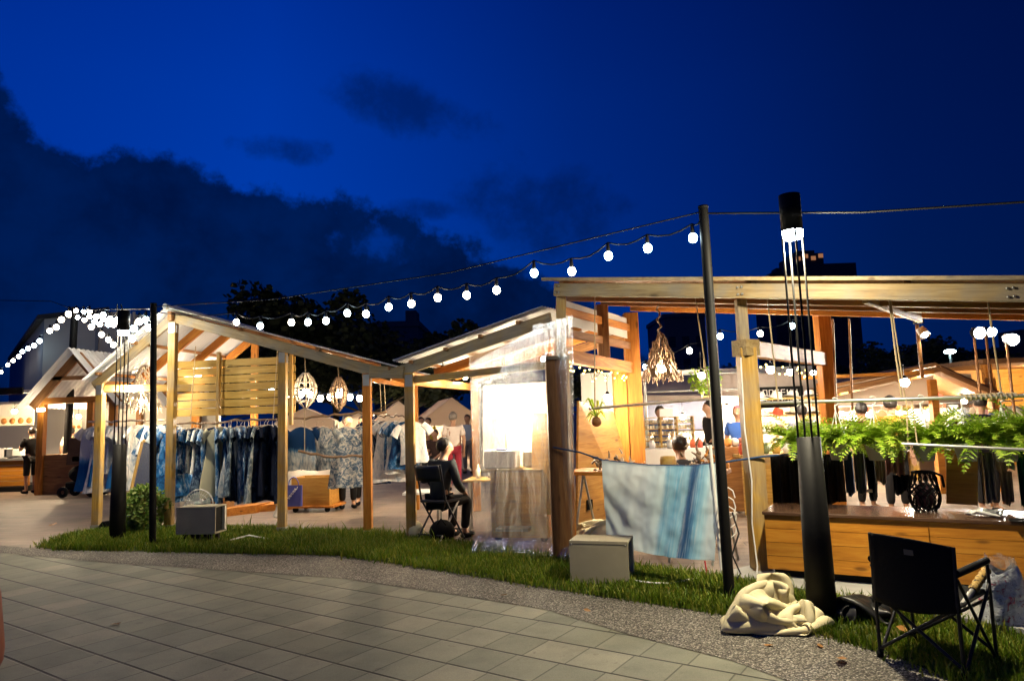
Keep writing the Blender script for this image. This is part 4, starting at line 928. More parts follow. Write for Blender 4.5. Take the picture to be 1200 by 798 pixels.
# small table at the seated person's right
tb = V(-.42, 9.75, 0); tt = thing('side_table', tb, 'small table with bottles beside the seated person', 'table')
mk('tabletop', MB().box(tb + V(.06, .1, .72), (.7, .55, .03), -.2), W_YE, tt, bev=.004)
for x in (-.24, .34):
    for y in (-.12, .32): mk('leg', MB().tube([tb + V(x, y, 0), tb + V(x, y, .705)], .016, 6), STEEL, tt)
for i, (x, y, h_, c_, lb) in enumerate(((-.12, .05, .2, (.75, .7, .5), 'cream bottle on the side table'), (.05, .12, .13, (.65, .65, .65), 'small white jar on the side table'), (.2, .0, .1, (.5, .3, .15), 'small brown pot on the side table'))):
    tag(mk('bottle', MB().lathe([(0, 0), (.035, 0), (.037, h_ * .6), (.014, h_ * .78), (.014, h_), (0, h_)], tb + V(x, y, .736), 12), plain('bottle_%d' % i, c_, .3), loc=tb + V(x, y, .736)), lb, 'bottle', 'things on the side table')
# black folding stool with backrest
fs = V(-1.02, 9.18, 0); fa = rad(-32); Mf = Matrix.Rotation(fa, 3, 'Z'); tf = thing('folding_chair', fs, 'black folding chair holding the seated person in dark shirt', 'chair')
SH = .53
def fp(x, y, z): return fs + Mf @ V(x, y, z)
NAVYM = plain('dark_navy_steel', (.012, .016, .028), .4, .2)
mk('seat', MB().box(fp(0, .02, SH), (.40, .38, .035), M=Mf), NAVYM, tf, fs, Mf, bev=.01)
mk('backrest', MB().grid(lambda u, v: fp((u - .5) * .40, -.22 - .03 * math.sin(math.pi * u) - .05 * v, SH + .27 + v * .20), 8, 4), NAVYM, tf, solid=.02)
for x in (-.2, .2):
    mk('leg', MB().tube([fp(x, .26, 0), fp(x, -.14, SH + .02), fp(x, -.24, SH + .48)], .013, 8), NAVYM, tf); mk('leg', MB().tube([fp(x * .92, -.30, 0), fp(x * .92, .16, SH - .02)], .013, 8), STEEL if x > 0 else NAVYM, tf)
mk('foot_rail', MB().tube([fp(-.19, -.23, .12), fp(.19, -.23, .12)], .011, 6), NAVYM, tf); mk('foot_rail', MB().tube([fp(-.2, .2, .14), fp(.2, .2, .14)], .011, 6), NAVYM, tf)
person(fp(0, -.02, 0) + Z * -.04, math.degrees(fa) - 4, 'person in dark grey shirt and black trousers seated on a folding chair', (.030, .034, .038), (.010, .010, .011), 1.66, 'sit', long=True, lean=.02, turn=-28, group='people in the market')
bagp = V(-.98, 9.02, 0); tbk = thing('backpack', bagp, 'black bag on the paving under the folding chair', 'bag')
mk('body', MB().ball(bagp + Z * .15, 1, 12, 8, (.17, .12, .155)), BLACKC, tbk); mk('strap', MB().tube([bagp + V(-.06, -.1, .25), bagp + V(0, -.12, .33), bagp + V(.06, -.1, .25)], .01, 6), BLACKC, tbk)
tag(mk('cloth_bag', MB().ball(V(-1.38, 9.35, .12), 1, 12, 8, (.13, .12, .13)), CREAM, loc=V(-1.38, 9.35, 0)), 'pale cloth bag beside the left leg of the folding chair', 'bag')
# white low table beside the chair
tw_ = V(-1.35, 10.1, 0); t2 = thing('low_table', tw_, 'low white table left of the seated person', 'table'); mk('tabletop', MB().box(tw_ + Z * .55, (.55, .5, .03)), WHITE, t2)
for x in (-.22, .22):
    for y in (-.2, .2): mk('leg', MB().box(tw_ + V(x, y, .267), (.03, .03, .53)), STEEL, t2)

# plastic curtain
c0, c1 = at(549, 402, 8.86), at(669, 370, 7.50); cb0_, cb1_ = G(556, 648), G(671, 656)
def curt(u, v):
    top = lerp(c0, c1, u); bot = lerp(cb0_, cb1_, u) + Z * .02
    p = lerp(top, bot, v); f = .022 * math.sin(u * 19 + 2.2 * math.sin(v * 2.1)) * (.35 + v * .9) + .007 * math.sin(u * 47 + v * 3)
    g = .16 * math.exp(-((u - .95) / .14) ** 2) * math.sin(u * 120) * .35
    # pinch toward the post
    p = p + V(.617, -.787, 0) * -(f + g) * -1
    if v > .94: p = p + V(-.35, -.62, 0) * (v - .94) * (3.0 + 1.2 * noise.noise(V(u * 5, 1, 0))) + Z * (.05 * (.6 + noise.noise(V(u * 9, 4, 0))) * math.sin((v - .94) * 52))
    p.z += .03 * noise.noise(V(u * 8, v * 8, 2)); p.z = max(p.z, .02)
    return p
tag(mk('plastic_curtain', MB().grid(curt, 110, 60), PLASTIC, loc=c0), 'clear crinkled plastic sheet hanging from the lean-to roof to the grass', 'curtain')

# ================================================================== shed 3: cloth on blue rope
k0, k1, k2 = at(655, 526, 7.72), at(706, 540, 7.45), at(893, 536, 6.72)
rp = [F + V(-.12, -.1, 0) + Z * at(655, 526, 7.7).z]; rp = [at(648, 524, 7.70), at(680, 530, 7.6), at(706, 539, 7.45), at(760, 545, 7.2), at(810, 546, 6.98), at(845, 542, 6.83), at(893, 535, 6.74)]
tag(mk('blue_rope', MB().tube(rp, .010, 6), BLUEROPE, loc=rp[0]), 'blue rope tied between the thick post and the yellow post', 'rope')
tag(mk('blue_rope', MB().tube([at(893, 535, 6.74), at(940, 531, 6.6)], .010, 6), BLUEROPE), 'short blue rope end running right of the yellow post', 'rope')
def cl_top(u):
    x = u * 3.0; i = min(int(x), 2); pts = [rp[2], rp[3], rp[4], rp[5]]; return lerp(pts[i], pts[i + 1], x - i)
def clothf(u, v):
    t = cl_top(u); b0 = at(712, 634, 7.47); b1 = at(838, 656, 6.86); b = lerp(b0, b1, u); 
    p = V(lerp(t.x, b.x, v), lerp(t.y, b.y, v), lerp(t.z, b.z - .06 * math.sin(math.pi * u) * .6, v)); nn = V(-.44, -.9, 0)
    f = .011 * math.sin(u * 15 + v * 5.5) * math.sin(math.pi * min(1, v * 1.3)) + .006 * math.sin((u - v * .75) * 26 + 2 * math.sin(u * 9)) * v * (1 - u) * 2 + .012 * noise.noise(V(u * 7, v * 5, 3)) + .006 * noise.noise(V(u * 22, v * 12, 8)) + .003 * math.sin(u * 60 + 3 * v) * (1 - v * .6) + .0045 * math.sin(u * 33 + 1.2 * math.sin(v * 4)) * (.4 + v) + .05 * v * math.sin(math.pi * u)
    return p + nn * (f + .02)
def f_bigcloth(N):
    tc = N.n('ShaderNodeTexCoord'); uv = N.n('ShaderNodeSeparateXYZ', None, Vector=tc.outputs['UV'])
    ns = N.noise(tc.outputs['UV'], 5, 6, .6); st = N.n('ShaderNodeMapping', None, Vector=tc.outputs['UV'], Scale=(26, 1.2, 1)); n2 = N.noise(st, 1.5, 5, .65, .5)
    x = N.math('ADD', uv.outputs[0], N.math('MULTIPLY', N.math('SUBTRACT', n2.outputs[0], .5), .07)); x = N.math('ADD', x, N.math('MULTIPLY', N.math('SUBTRACT', ns.outputs[0], .5), .05))
    c = N.ramp(x, [(0, (.52, .62, .65)), (.30, (.58, .66, .69)), (.46, (.50, .64, .70)), (.50, (.18, .40, .57)), (.53, (.28, .52, .66)), (.58, (.17, .41, .60)), (.66, (.25, .48, .63)), (.685, (.05, .13, .28)), (.72, (.03, .09, .22)), (.765, (.09, .23, .41)), (.79, (.16, .38, .56)), (.86, (.34, .56, .68)), (.93, (.56, .66, .70)), (1, (.52, .64, .69))]).outputs[0]
    c = N.mix(N.smooth(n2.outputs[0], .45, .7, 0, .35).outputs[0], c, (.62, .68, .70))
    d = bsdf(N, c, .9, 0, N.noise(tc.outputs['UV'], 300, 2).outputs[0], .15, .003, .1); t = N.n('ShaderNodeBsdfTranslucent', None, Color=c)
    return N.n('ShaderNodeMixShader', None, i0=.2, i1=d, i2=t)
BIGC = material('indigo_banner_dye', f_bigcloth)
mb = MB().grid(clothf, 90, 40); o = mk('tie_dye_cloth', mb, BIGC, loc=rp[3]); tag(o, 'large pale tie dyed cloth with blue stripes draped over the blue rope', 'cloth')
uvl = o.data.uv_layers.new(name='UVMap')
for lp_ in o.data.loops:
    i = lp_.vertex_index; uvl.data[lp_.index].uv = ((i % 91) / 90, 1 - (i // 91) / 40)
# hanging bar with ropes
b0, b1 = at(690, 479, 7.95), at(832, 467, 7.45)
tag(mk('hanging_bar', MB().tube([b0, b1], .016, 8), W_PALE, loc=b0), 'wooden bar hung on ropes above the tie dyed cloth', 'bar')
rope(at(697, 478, 7.93), at(697, 345, 7.93), 'rope holding the left end of the bar above the cloth')
rope(at(832, 467, 7.45), at(814, 343, 7.45), 'rope slanting up from the right end of the bar above the cloth')
# counter behind the cloth with driftwood pieces
ct = V(1.45, 7.75, 0); Mc = Matrix.Rotation(rad(-27), 3, 'Z'); tct = thing('craft_counter', ct, 'wooden trestle counter behind the tie dyed cloth', 'table')
mk('tabletop', MB().box(ct + Z * .93, (1.75, .55, .04), M=Mc), W_OR, tct, ct + Z * .93, Mc)
for x in (-.75, -.1, .35, .8):
    mk('leg', MB().tube([ct + Mc @ V(x - .1, -.18, 0), ct + Mc @ V(x, 0, .91)], .014, 6), STEEL, tct); mk('leg', MB().tube([ct + Mc @ V(x + .1, .18, 0), ct + Mc @ V(x, 0, .91)], .014, 6), STEEL, tct)
def craft(px, py, Y, sz, label, mat, n=26, seed=1):
    R = random.Random(seed); p = at(px, py, Y); p.z = .952; t = MB()
    for i in range(n):
        a = R.uniform(0, 6.28); q = p + V(R.gauss(0, sz * .32), R.gauss(0, sz * .2), abs(R.gauss(0, sz * .42))); d = V(R.gauss(0, 1), R.gauss(0, 1), R.gauss(.6, .7)).normalized() * sz * R.uniform(.25, .55)
        t.tube([q, q + d * .5 + V(R.gauss(0, .01), 0, 0), q + d], [sz * .07, sz * .055, sz * .02], 6)
        if i % 4 == 0: t.ball(q, sz * .12, 7, 5)
    t.box(p + Z * -.0, (sz * .8, sz * .5, .012)); tag(mk('driftwood_craft', t, mat, loc=p), label, 'ornament', 'driftwood ornaments on the counter')
for i, (px, py, s_, mt, lb) in enumerate(((707, 528, .20, W_DRIFT, 'dark driftwood ornament below the hanging coconut plant'), (722, 528, .15, W_PALE, 'pale driftwood ornament at the front of the plank wall'), (738, 532, .13, W_PALE, 'small bleached driftwood ornament by the orange posts'), (752, 535, .11, W_PALE, 'tiny curly driftwood ornament under the orange posts'), (782, 540, .12, W_DRIFT, 'spiky twig ornament left of the dark haired head'), (817, 535, .24, W_DRIFT, 'big dark pine cone ornament right of the dark haired head'), (838, 537, .18, W_OR, 'orange driftwood ornament beside the leaning black pole'))):
    craft(px, py, 7.85 - (px - 707) * .0052, s_, lb, mt, 30, i)
tb_ = at(783, 540, 7.5); tb_.z = .952; tag(mk('turned_bowl', MB().lathe([(0, 0), (.05, .0), (.085, .06), (.09, .12), (.08, .16), (0, .165)], tb_, 16), W_YE, loc=tb_), 'turned wooden bowl standing upside down behind the cloth', 'bowl')
person(V(1.95, 8.1, 0) - Z * .04, 0, 'person with smooth dark hair seated behind the tie dyed cloth', (.05, .05, .06), hgt=1.62, pose='sit', group='people in the market')
# hanging coconut planter
cp = at(699, 494, 7.9); tcp = thing('coconut_planter', cp, 'small coconut shell planter with spiky leaves hanging by the thick post', 'plant')
mk('shell', MB().ball(cp, .062, 12, 8, (1, 1, .95)), W_BR, tcp); lv = MB(); R_ = random.Random(5)
for i in range(16):
    a = R_.uniform(0, 6.28); e = R_.uniform(.12, .30); up = R_.uniform(-.02, .22); q = cp + Z * .05; s_ = V(-math.sin(a), math.cos(a), 0) * .014
    p1_, p2_ = q + V(math.cos(a) * e * .5, math.sin(a) * e * .5, up + .05), q + V(math.cos(a) * e, math.sin(a) * e, up - .05)
    lv.add([q - s_ * .5, q + s_ * .5, p1_ + s_, p1_ - s_, p2_], [(0, 1, 2, 3), (3, 2, 4)])
mk('leaf', lv, FERN, tcp); mk('cord', MB().tube([cp + Z * .06, at(699, 478, 7.93)], .004, 5), ROPE, tcp)
# folded cream bag behind the metal box
import numpy as np
def crumple(name, c, rx, ry, h, mat, label, cat, seed, size=1.5, n=46, steps=170):
    """a thrown-down sheet, pushed together until it buckles into folds (position based cloth)"""
    rs = np.random.RandomState(seed); g = np.linspace(-.5, .5, n) * size; X, Y = np.meshgrid(g, g, indexing='ij'); P = np.stack([X * rx / max(rx, ry), Y * ry / max(rx, ry), np.full_like(X, h * .55)], -1)
    L0 = size / (n - 1); L = [(1, 0, L0 * rx / max(rx, ry)), (0, 1, L0 * ry / max(rx, ry))]; q = math.hypot(L[0][2], L[1][2]); L += [(1, 1, q), (1, -1, q), (3, 0, 3 * L[0][2]), (0, 3, 3 * L[1][2])]
    k = 3.1; ph = rs.rand(12) * 6.28; 
    for i in range(12):
        a_ = rs.rand() * 6.28; f_ = rs.uniform(4, 15) / size; P[..., 2] += .05 * h * np.sin((np.cos(a_) * X + np.sin(a_) * Y) * f_ * 2 + ph[i])
    Q = P.copy(); bumps = [(rs.uniform(-.4, .4) * rx, rs.uniform(-.35, .35) * ry, rs.uniform(.34, .62) * h) for _ in range(4)]
    for s_ in range(steps):
        v = (P - Q) * .90; Q = P.copy(); P = P + v; P[..., 2] -= .0011
        if s_ < steps * .7:   # gather inwards to an ellipse
            e = np.sqrt((P[..., 0] / rx) ** 2 + (P[..., 1] / ry) ** 2) + 1e-6; lim = max(.86, size * .72 / max(rx, ry) * (1 - s_ / (steps * .55)))
            f_ = np.where(e > lim, lim / e, 1.0); P[..., 0] *= 1 - (1 - f_) * .5; P[..., 1] *= 1 - (1 - f_) * .5
        for it in range(5):
            for di, dj, r0 in L:
                for par in (0, 1):
                    if dj >= 0: A_, B_ = P[:n - di or None, :n - dj or None], P[di:, dj:]
                    else: A_, B_ = P[:n - di or None, -dj:], P[di:, :dj]
                    d = B_ - A_; l = np.sqrt((d ** 2).sum(-1, keepdims=True)) + 1e-9; st = .22 if max(abs(di), abs(dj)) < 3 else .05
                    cor = d * (1 - r0 / l) * st
                    if dj >= 0: P[:n - di or None, :n - dj or None] += cor; P[di:, dj:] -= cor
                    else: P[:n - di or None, -dj:] += cor; P[di:, :dj] -= cor
        for bx_, by_, br in bumps:
            d = P - np.array([bx_, by_, br * .35]); l = np.sqrt((d ** 2).sum(-1, keepdims=True)); P = np.where(l < br, np.array([bx_, by_, br * .35]) + d / (l + 1e-9) * br, P)
        P[..., 2] = np.clip(P[..., 2], .012, h * 1.1)
    vs = [V(*x) + V(c[0], c[1], c[2]) for x in P.reshape(-1, 3)]; mb = MB(); mb.add(vs, [(i * n + j, (i + 1) * n + j, (i + 1) * n + j + 1, i * n + j + 1) for i in range(n - 1) for j in range(n - 1)], True)
    o = mk(name, mb, mat, loc=c, solid=.004); md = o.modifiers.new('sub', 'SUBSURF'); md.levels = md.render_levels = 1
    return tag(o, label, cat)
crumple('folded_tarp', V(.92, 7.9, .0), .26, .2, .52, CREAM, 'cream cloth bag stuffed beside the orange plank wall', 'bag', 4, 1.1, 30, 120)
crumple('tarp_bundle', V(1.76, 5.42, .0), .28, .25, .44, CREAM, 'crumpled cream tarp bundle on the grass beside the black pole', 'tarp', 41, 2.2, 60, 200)
crumple('tarp_flap', V(1.93, 5.17, .0), .12, .07, .11, plain('cream_lining', (.62, .58, .44), .7), 'small crumpled tarp end in front of the cream bundle', 'tarp', 8, .5, 24, 110)
# white pole, cables and red ribbon next to the yellow post
wpz = V(1.95, 6.8, 0); tag(mk('tent_pole', MB().tube([wpz, V(1.93, 6.85, 1.25)], .016, 8), WHITE, loc=wpz), 'thin white pole just left of the yellow post', 'pole')
cb = [H + V(-.09, -.1, 2.1), H + V(-.10, -.1, 1.4), H + V(-.07, -.11, .9), H + V(-.10, -.12, .5), H + V(-.08, -.13, .1), H + V(-.12, -.2, .02)]
tag(mk('power_cable', MB().tube(cb, .007, 6), WHITE), 'white power cable running down the yellow post', 'cable')
cb = [at(858, 600, 6.6), at(866, 625, 6.55), at(858, 650, 6.5), at(868, 672, 6.45), G(850, 694)]; tag(mk('power_cable', MB().tube(cb, .008, 6), CABLE), 'black cable tangled below the cloth beside the yellow post', 'cable')
tag(mk('cable_coil', MB().tube([V(2.02, 6.72, .75) + V(.07 * math.cos(i * .7), -.03, .12 * math.sin(i * .7) - .01 * i) for i in range(28)], .006, 5), WHITE), 'coil of pale cable hung beside the yellow post', 'cable')
rb = at(826, 657, 6.7); tag(mk('red_ribbon', MB().tube([rb, rb + V(.01, 0, -.10), rb + V(-.01, -.02, -.22), rb + V(.02, -.03, -.27)], .008, 5), plain('red_cord', (.5, .02, .03), .7)), 'red ribbon dangling below the tie dyed cloth corner', 'ribbon')
hs = [G(268, 633, .05), G(280, 630, .06), G(292, 627, .07), G(302, 629, .06), G(314, 631, .05)]; tag(mk('garden_hose', MB().tube(hs, .011, 6), WHITE), 'short white hose lying on the grass near the front post', 'hose')
hs = [G(744, 680, .05), G(765, 683, .06), G(785, 683, .05), G(803, 680, .06), G(822, 676, .04)]; tag(mk('garden_hose', MB().tube(hs, .008, 6), WHITE), 'thin white cable lying on grass right of the metal box', 'hose')
# shed lamps
def shed_lamp(px, py, Y, r, W, col, label, up=.35):
    W *= 1.8
    c = at(px, py, Y); t = thing('pendant_lamp', c + Z * up, label, 'lamp', 'lamps under the market roofs')
    mk('bulb', MB().ball(c, r, 12, 8), glow(W, r, col), t); mk('cord', MB().tube([c + Z * r * .9, c + Z * up], .006, 5), CABLE, t)
    mk('shade', MB().lathe([(r * .35, r * 1.7), (r * .5, r * 1.2), (r * 1.1, r * .75)], c, 12), BLACK, t); return t
shed_lamp(519, 438, 10.2, .075, 32, NEUT, 'bright pendant bulb under the lean-to roof, left one', .22)
shed_lamp(545, 441, 11.2, .05, 40, NEUT, 'smaller pendant bulb under the lean-to roof beside the plastic', .2)
shed_lamp(638, 421, 9.3, .045, 8, NEUT, 'pendant bulb glimpsed through the plastic near the thick post', .2)
shed_lamp(232, 440, 13.0, .05, 40, NEUT, 'pendant bulb behind the slatted panel', .3)
shed_lamp(152, 455, 11.2, .05, 55, NEUT, 'pendant bulb beside the white twig lamp', .28)
shed_lamp(300, 482, 12.6, .045, 110, NEUT, 'added pendant bulb brightening the rear of the clothes shed', .3)  # extra bulb, added to lift the light inside this shed
shed_lamp(432, 470, 12.3, .045, 130, WARM, 'added pendant bulb brightening the floor near the orange rear post', .3)  # added for a brighter floor under the clothes
shed_lamp(712, 466, 9.0, .05, 85, NEUT, 'pendant bulb by the tie beam over the plank wall', .3)
shed_lamp(822, 440, 8.9, .045, 60, WARM, 'pendant bulb behind the slanting rope', .3)

shed_lamp(800, 488, 14.4, .06, 300, (1, .80, .54), 'added pendant bulb brightening the rear stall over the tray rack', .3)  # lamp added to light up the stall and its back wall
shed_lamp(852, 478, 14.3, .06, 260, (1, .80, .54), 'added pendant bulb brightening the middle of the rear stall', .3)  # second added lamp, fills the rear stall with light
shed_lamp(936, 470, 14.0, .06, 220, (1, .80, .54), 'added pendant bulb brightening the stall over the hat shelf', .3)  # third added lamp brightening the rear stall
# ================================================================== fern counter
cu = V(.86, -.51, 0).normalized(); cv = V(.51, .86, 0).normalized(); Mk = frame(cu)
C0 = V(2.30, 6.54, 0)
def cp_(s, t, z): return C0 + cu * s + cv * t + Z * z
tc_ = thing('timber_counter', C0, 'long low counter of orange boards with a dark glossy top under the ferns', 'counter')
ofs = 0.0
for i, wd in enumerate((.52, .80, .86, .92, .95)):
    c = cp_(ofs + wd / 2, .02, .36); pan = MB()
    for k in range(4): pan.box(c + Z * (-.1845 + .123 * k), (wd - .008, .03, .119), M=Mk)
    mk('front_panel', pan, W_CNT, tc_, c - Z * .246, Mk); ofs += wd
mk('base', MB().box(cp_(ofs / 2, .33, .08), (ofs - .1, .5, .09), M=Mk), BLACK, tc_)  # black box paints in the shadow gap below the boards
mk('end_panel', MB().box(cp_(.012, .32, .36), (.024, .56, .49), M=Mk), W_CNT, tc_, cp_(0, .3, .12), Mk)
mk('back_panel', MB().box(cp_(ofs / 2, .61, .36), (ofs, .02, .49), M=Mk), W_CNT, tc_, cp_(ofs / 2, .6, .12), Mk)
mk('counter_top', MB().box(cp_(ofs / 2 + .02, .312, .6225), (ofs + .06, .66, .03), M=Mk), W_DARK, tc_, cp_(ofs / 2, .3, .62), Mk, bev=.004)
# rods on ropes
R0, R1 = at(872, 473, 7.0), at(1215, 463, 5.62)
tag(mk('hanging_rod', MB().tube([R0, R1 + (R1 - R0) * .12], .017, 10), STEEL, loc=R0), 'long pale metal rod hung over the ferns', 'rod')
S0, S1 = at(1056, 520, 5.95), at(1230, 528, 5.25)
tag(mk('hanging_rod', MB().tube([S0, S1], .013, 10), STEEL, loc=S0), 'short lower rod threading through the ferns at the right', 'rod')
def rod_at(px): 
    # point of the long rod above photo column px
    f = (px - 872) / (1215 - 872); a, b = R0.y, R1.y; f2 = f / (f + (1 - f) * a / b) if True else f
    return lerp(R0, R1, f * b / (a + (b - a) * 1) if False else f2_depth(f))
def f2_depth(f):
    # perspective correct interpolation between depths
    a, b = R0.y, R1.y; return f * a / (b + (a - b) * f)
def roofpt(p): q = p + cv * 0; return V(p.x, p.y, z3(p) - .02)
for px, lb in ((1057, 'thick pale rope loop holding the fern rod at its middle'), (1174, 'pale rope holding the fern rod at its wrapped right end'), (912, 'thin pale rope holding the left part of the fern rod')):
    p = rod_at(px); q = roofpt(p) + V(-.03, .0, 0)
    tag(mk('rope', MB().tube([p, lerp(p, q, .5) + V(-.006, 0, 0), q], .008, 6).tube([p + V(.03, 0, 0), q + V(.012, 0, 0)], .006, 6) if px == 1057 else MB().tube([p, q], .008, 6), ROPE, loc=q), lb, 'rope')
wr = rod_at(1165); wrp = [wr + (R1 - R0).normalized() * (.022 * (i / 6) - .14) * 1.6 + V(0, .026 * math.cos(i * 1.05), .026 * math.sin(i * 1.05)) for i in range(64)]
tag(mk('rope', MB().tube(wrp, .009, 5), ROPE), 'rope wrapped many times round the rod near its right end', 'rope')
p = rod_at(1062); tag(mk('rope', MB().tube([p, S0 + V(.06, 0, 0)], .007, 6).tube([p + V(.05, 0, 0), S0 + V(.12, -.03, 0)], .006, 6), ROPE), 'rope pair dropping from the long rod to the lower rod', 'rope')
# ferns
def fern_mesh(seed):
    R = random.Random(seed); mb = MB()
    for i in range(85):
        a = R.uniform(0, 6.283); L_ = R.uniform(.26, .46); e = R.uniform(.35, 1.3) if i > 24 else R.uniform(1.0, 1.5); n = 15
        rd = V(math.cos(a), math.sin(a), 0); sd = V(-math.sin(a), math.cos(a), 0); pts = []; p = rd * .05; d = e
        for k in range(n + 1):
            pts.append(p); p = p + (rd * math.cos(d) + Z * math.sin(d)) * (L_ / n); d -= (1.9 - .35 * e) / n * R.uniform(.7, 1.3)
        mb.tube(pts, [.0028] * n + [.001], 3, False)
        tw = R.uniform(-.5, .5)
        for k in range(1, n):
            t = (pts[k + 1] - pts[k - 1]).normalized(); ln = .052 * math.sin(math.pi * (.12 + .86 * k / n)) ** .8 * (L_ / .32); up = t.cross(sd)
            for s in (-1, 1):
                q = (sd * s * math.cos(tw) + up * math.sin(tw) * s + t * .45 + up * R.uniform(-.3, .3)).normalized() * ln; wv = t * .0075
                mb.add([pts[k] - wv, pts[k] + wv, pts[k] + q * .6 + wv * .9, pts[k] + q, pts[k] + q * .6 - wv * .7], [(0, 1, 2, 3, 4)])
    return to_mesh('fronds', mb)
FM = [fern_mesh(i) for i in (1, 2, 3)]
for m_ in FM: m_.materials.append(FERN)
potm = to_mesh('pot', MB().lathe([(0, -.14), (.068, -.14), (.095, .0), (.10, .0), (.10, .012), (.088, .012), (.07, -.02), (0, -.02)], n=18)); potm.materials.append(plain('pale_green_plastic_pot', (.42, .47, .42), .5, 0, .1, 8))
FL = [(932, 'leftmost hanging fern, in front of the rods of the lamp post', 1.0, 0), (978, 'hanging fern directly right of the black lamp post', .95, 0), (1022, 'bushy hanging fern left of the rope loop', 1.1, 0), (1078, 'hanging fern above the net bag, at the lower rod end', 1.0, .0), (1126, 'hanging fern with a white curled hook, over the brown board', .95, 0), (1172, 'hanging fern under the wrapped rope', 1.1, 0), (1212, 'rightmost hanging fern, cut by the photo edge', 1.1, 0)]
HK = None
for i, (px, lb, s_, dz) in enumerate(FL):
    rp_ = rod_at(px); c = V(rp_.x, rp_.y, 1.235); t = thing('hanging_fern', c, lb, 'fern', 'ferns hanging over the counter')
    o = bpy.data.objects.new('fronds', FM[i % 3]); COL.objects.link(o); o.parent = t; o.rotation_euler.z = RND.uniform(0, 6); o.scale = (s_, s_, s_ * RND.uniform(.9, 1.1))
    o = bpy.data.objects.new('pot', potm); COL.objects.link(o); o.parent = t; o.location.z = -.005
    top = rp_ - Z * .0; hk = MB()
    for a in (0, 2.09, 4.19): hk.tube([c + V(.095 * math.cos(a), .095 * math.sin(a), .01), V(rp_.x, rp_.y, rp_.z - .085)], .0045, 5)
    hk.tube([V(rp_.x, rp_.y, rp_.z - .085), V(rp_.x, rp_.y, rp_.z - .04)] + [V(rp_.x + .034 * math.sin(q) * 1, rp_.y - .012, rp_.z - .004 - .036 * math.cos(q)) for q in (.3, 1.0, 1.8, 2.6, 3.3, 4.0)], .007, 6)
    mk('hook', hk, WHITE, t)
# dark cloths and clothes hung behind the ferns
ub = cp_(.1, 1.05, 1.26); 
tag(mk('clothes_rail', MB().tube([cp_(-.05, 1.0, 1.26), cp_(3.4, 1.0, 1.2)], .012, 8), STEEL), 'steel clothes rail behind the fern pots', 'rail')
def hung_cloth(px0, px1, py0, py1, Y0, Y1, mat, label, seed, nm='hanging_cloth', cat='cloth'):
    a, b = at(px0, py0, Y0), at(px1, py0, Y1); za, zb = at(px0, py1, Y0).z, at(px1, py1, Y1).z; n_ = V(-cv.x, -cv.y, 0)
    def f(u, v):
        p = lerp(a, b, u); z1_ = lerp(za, zb, u); return V(p.x, p.y, lerp(p.z, z1_, v) + .02 * math.sin(u * 7 + seed) * v) + n_ * (.03 * math.sin(u * 21 + seed + v) * (.4 + v) + .015 * math.sin(u * 47 + seed))
    return tag(mk(nm, MB().grid(f, 40, 14), mat, loc=a), label, cat)
hung_cloth(903, 944, 534, 592, 7.35, 7.2, BLACKC, 'black cloth hanging between the yellow post and the lamp post', 1)
hung_cloth(950, 987, 532, 590, 7.2, 7.05, BLACKC, 'black cloth hanging just right of the lamp post', 2)
DEN = plain('denim_cloth', (.07, .11, .19), .85, 0, .25, 14, .15); PINK = plain('dusty_pink_cloth', (.42, .22, .20), .85, 0, .15, 7, .15); BEI = plain('beige_cloth', (.50, .40, .27), .85, 0, .12, 7, .15); GRN = plain('bottle_green_cloth', (.012, .13, .075), .85, 0, .2, 7, .15); BRN = plain('brown_cloth', (.2, .1, .05), .85, 0, .2, 7, .15); GREYC = plain('grey_cloth', (.19, .19, .2), .85, 0, .2, 7, .15)
for a, b, y0, y1, mt, lb in ((988, 998, 528, 580, DEN, 'narrow denim trousers hanging right of the black cloth'), (1000, 1012, 530, 578, GREYC, 'grey trousers hanging beside the denim trousers'), (1014, 1024, 532, 584, BLACKC, 'black trousers with a pale tag hanging below the bushy fern'), (1024, 1036, 530, 566, BEI, 'beige top hanging below the bushy fern'), (1036, 1058, 526, 556, PINK, 'dusty pink skirt hanging left of the net bag'), (1046, 1066, 556, 578, BLACKC, 'black shorts hanging left of the net bag'), (1146, 1164, 530, 588, GREYC, 'dark dress with pale print hanging right of the brown board'), (1165, 1188, 530, 552, BEI, 'beige shorts hanging above the tan trousers'), (1170, 1186, 552, 590, plain('tan_cloth', (.36, .27, .17), .85), 'tan trousers hanging at the right of the counter'), (1189, 1215, 528, 596, GRN, 'bottle green dress hanging at the right edge')):
    f0 = (a - 900) / 300; hung_cloth(a, b, y0, y1, 7.2 - 1.25 * f0, 7.2 - 1.25 * (b - 900) / 300, mt, lb, a, 'hanging_garment', 'garment')
tagp = at(1019, 575, 6.62); tag(mk('paper_tag', MB().box(tagp, (.05, .004, .03), M=Mk), CREAM, loc=tagp), 'pale paper tag on the black trousers', 'tag')
pw = [at(1109, 590, 6.3), at(1146, 592, 6.12), at(1146, 527, 6.12), at(1109, 527, 6.3)]; 
board_panel('tall_board', pw, cv * .03, W_BOARD, 'tall brown plank board standing behind the counter', 'board')
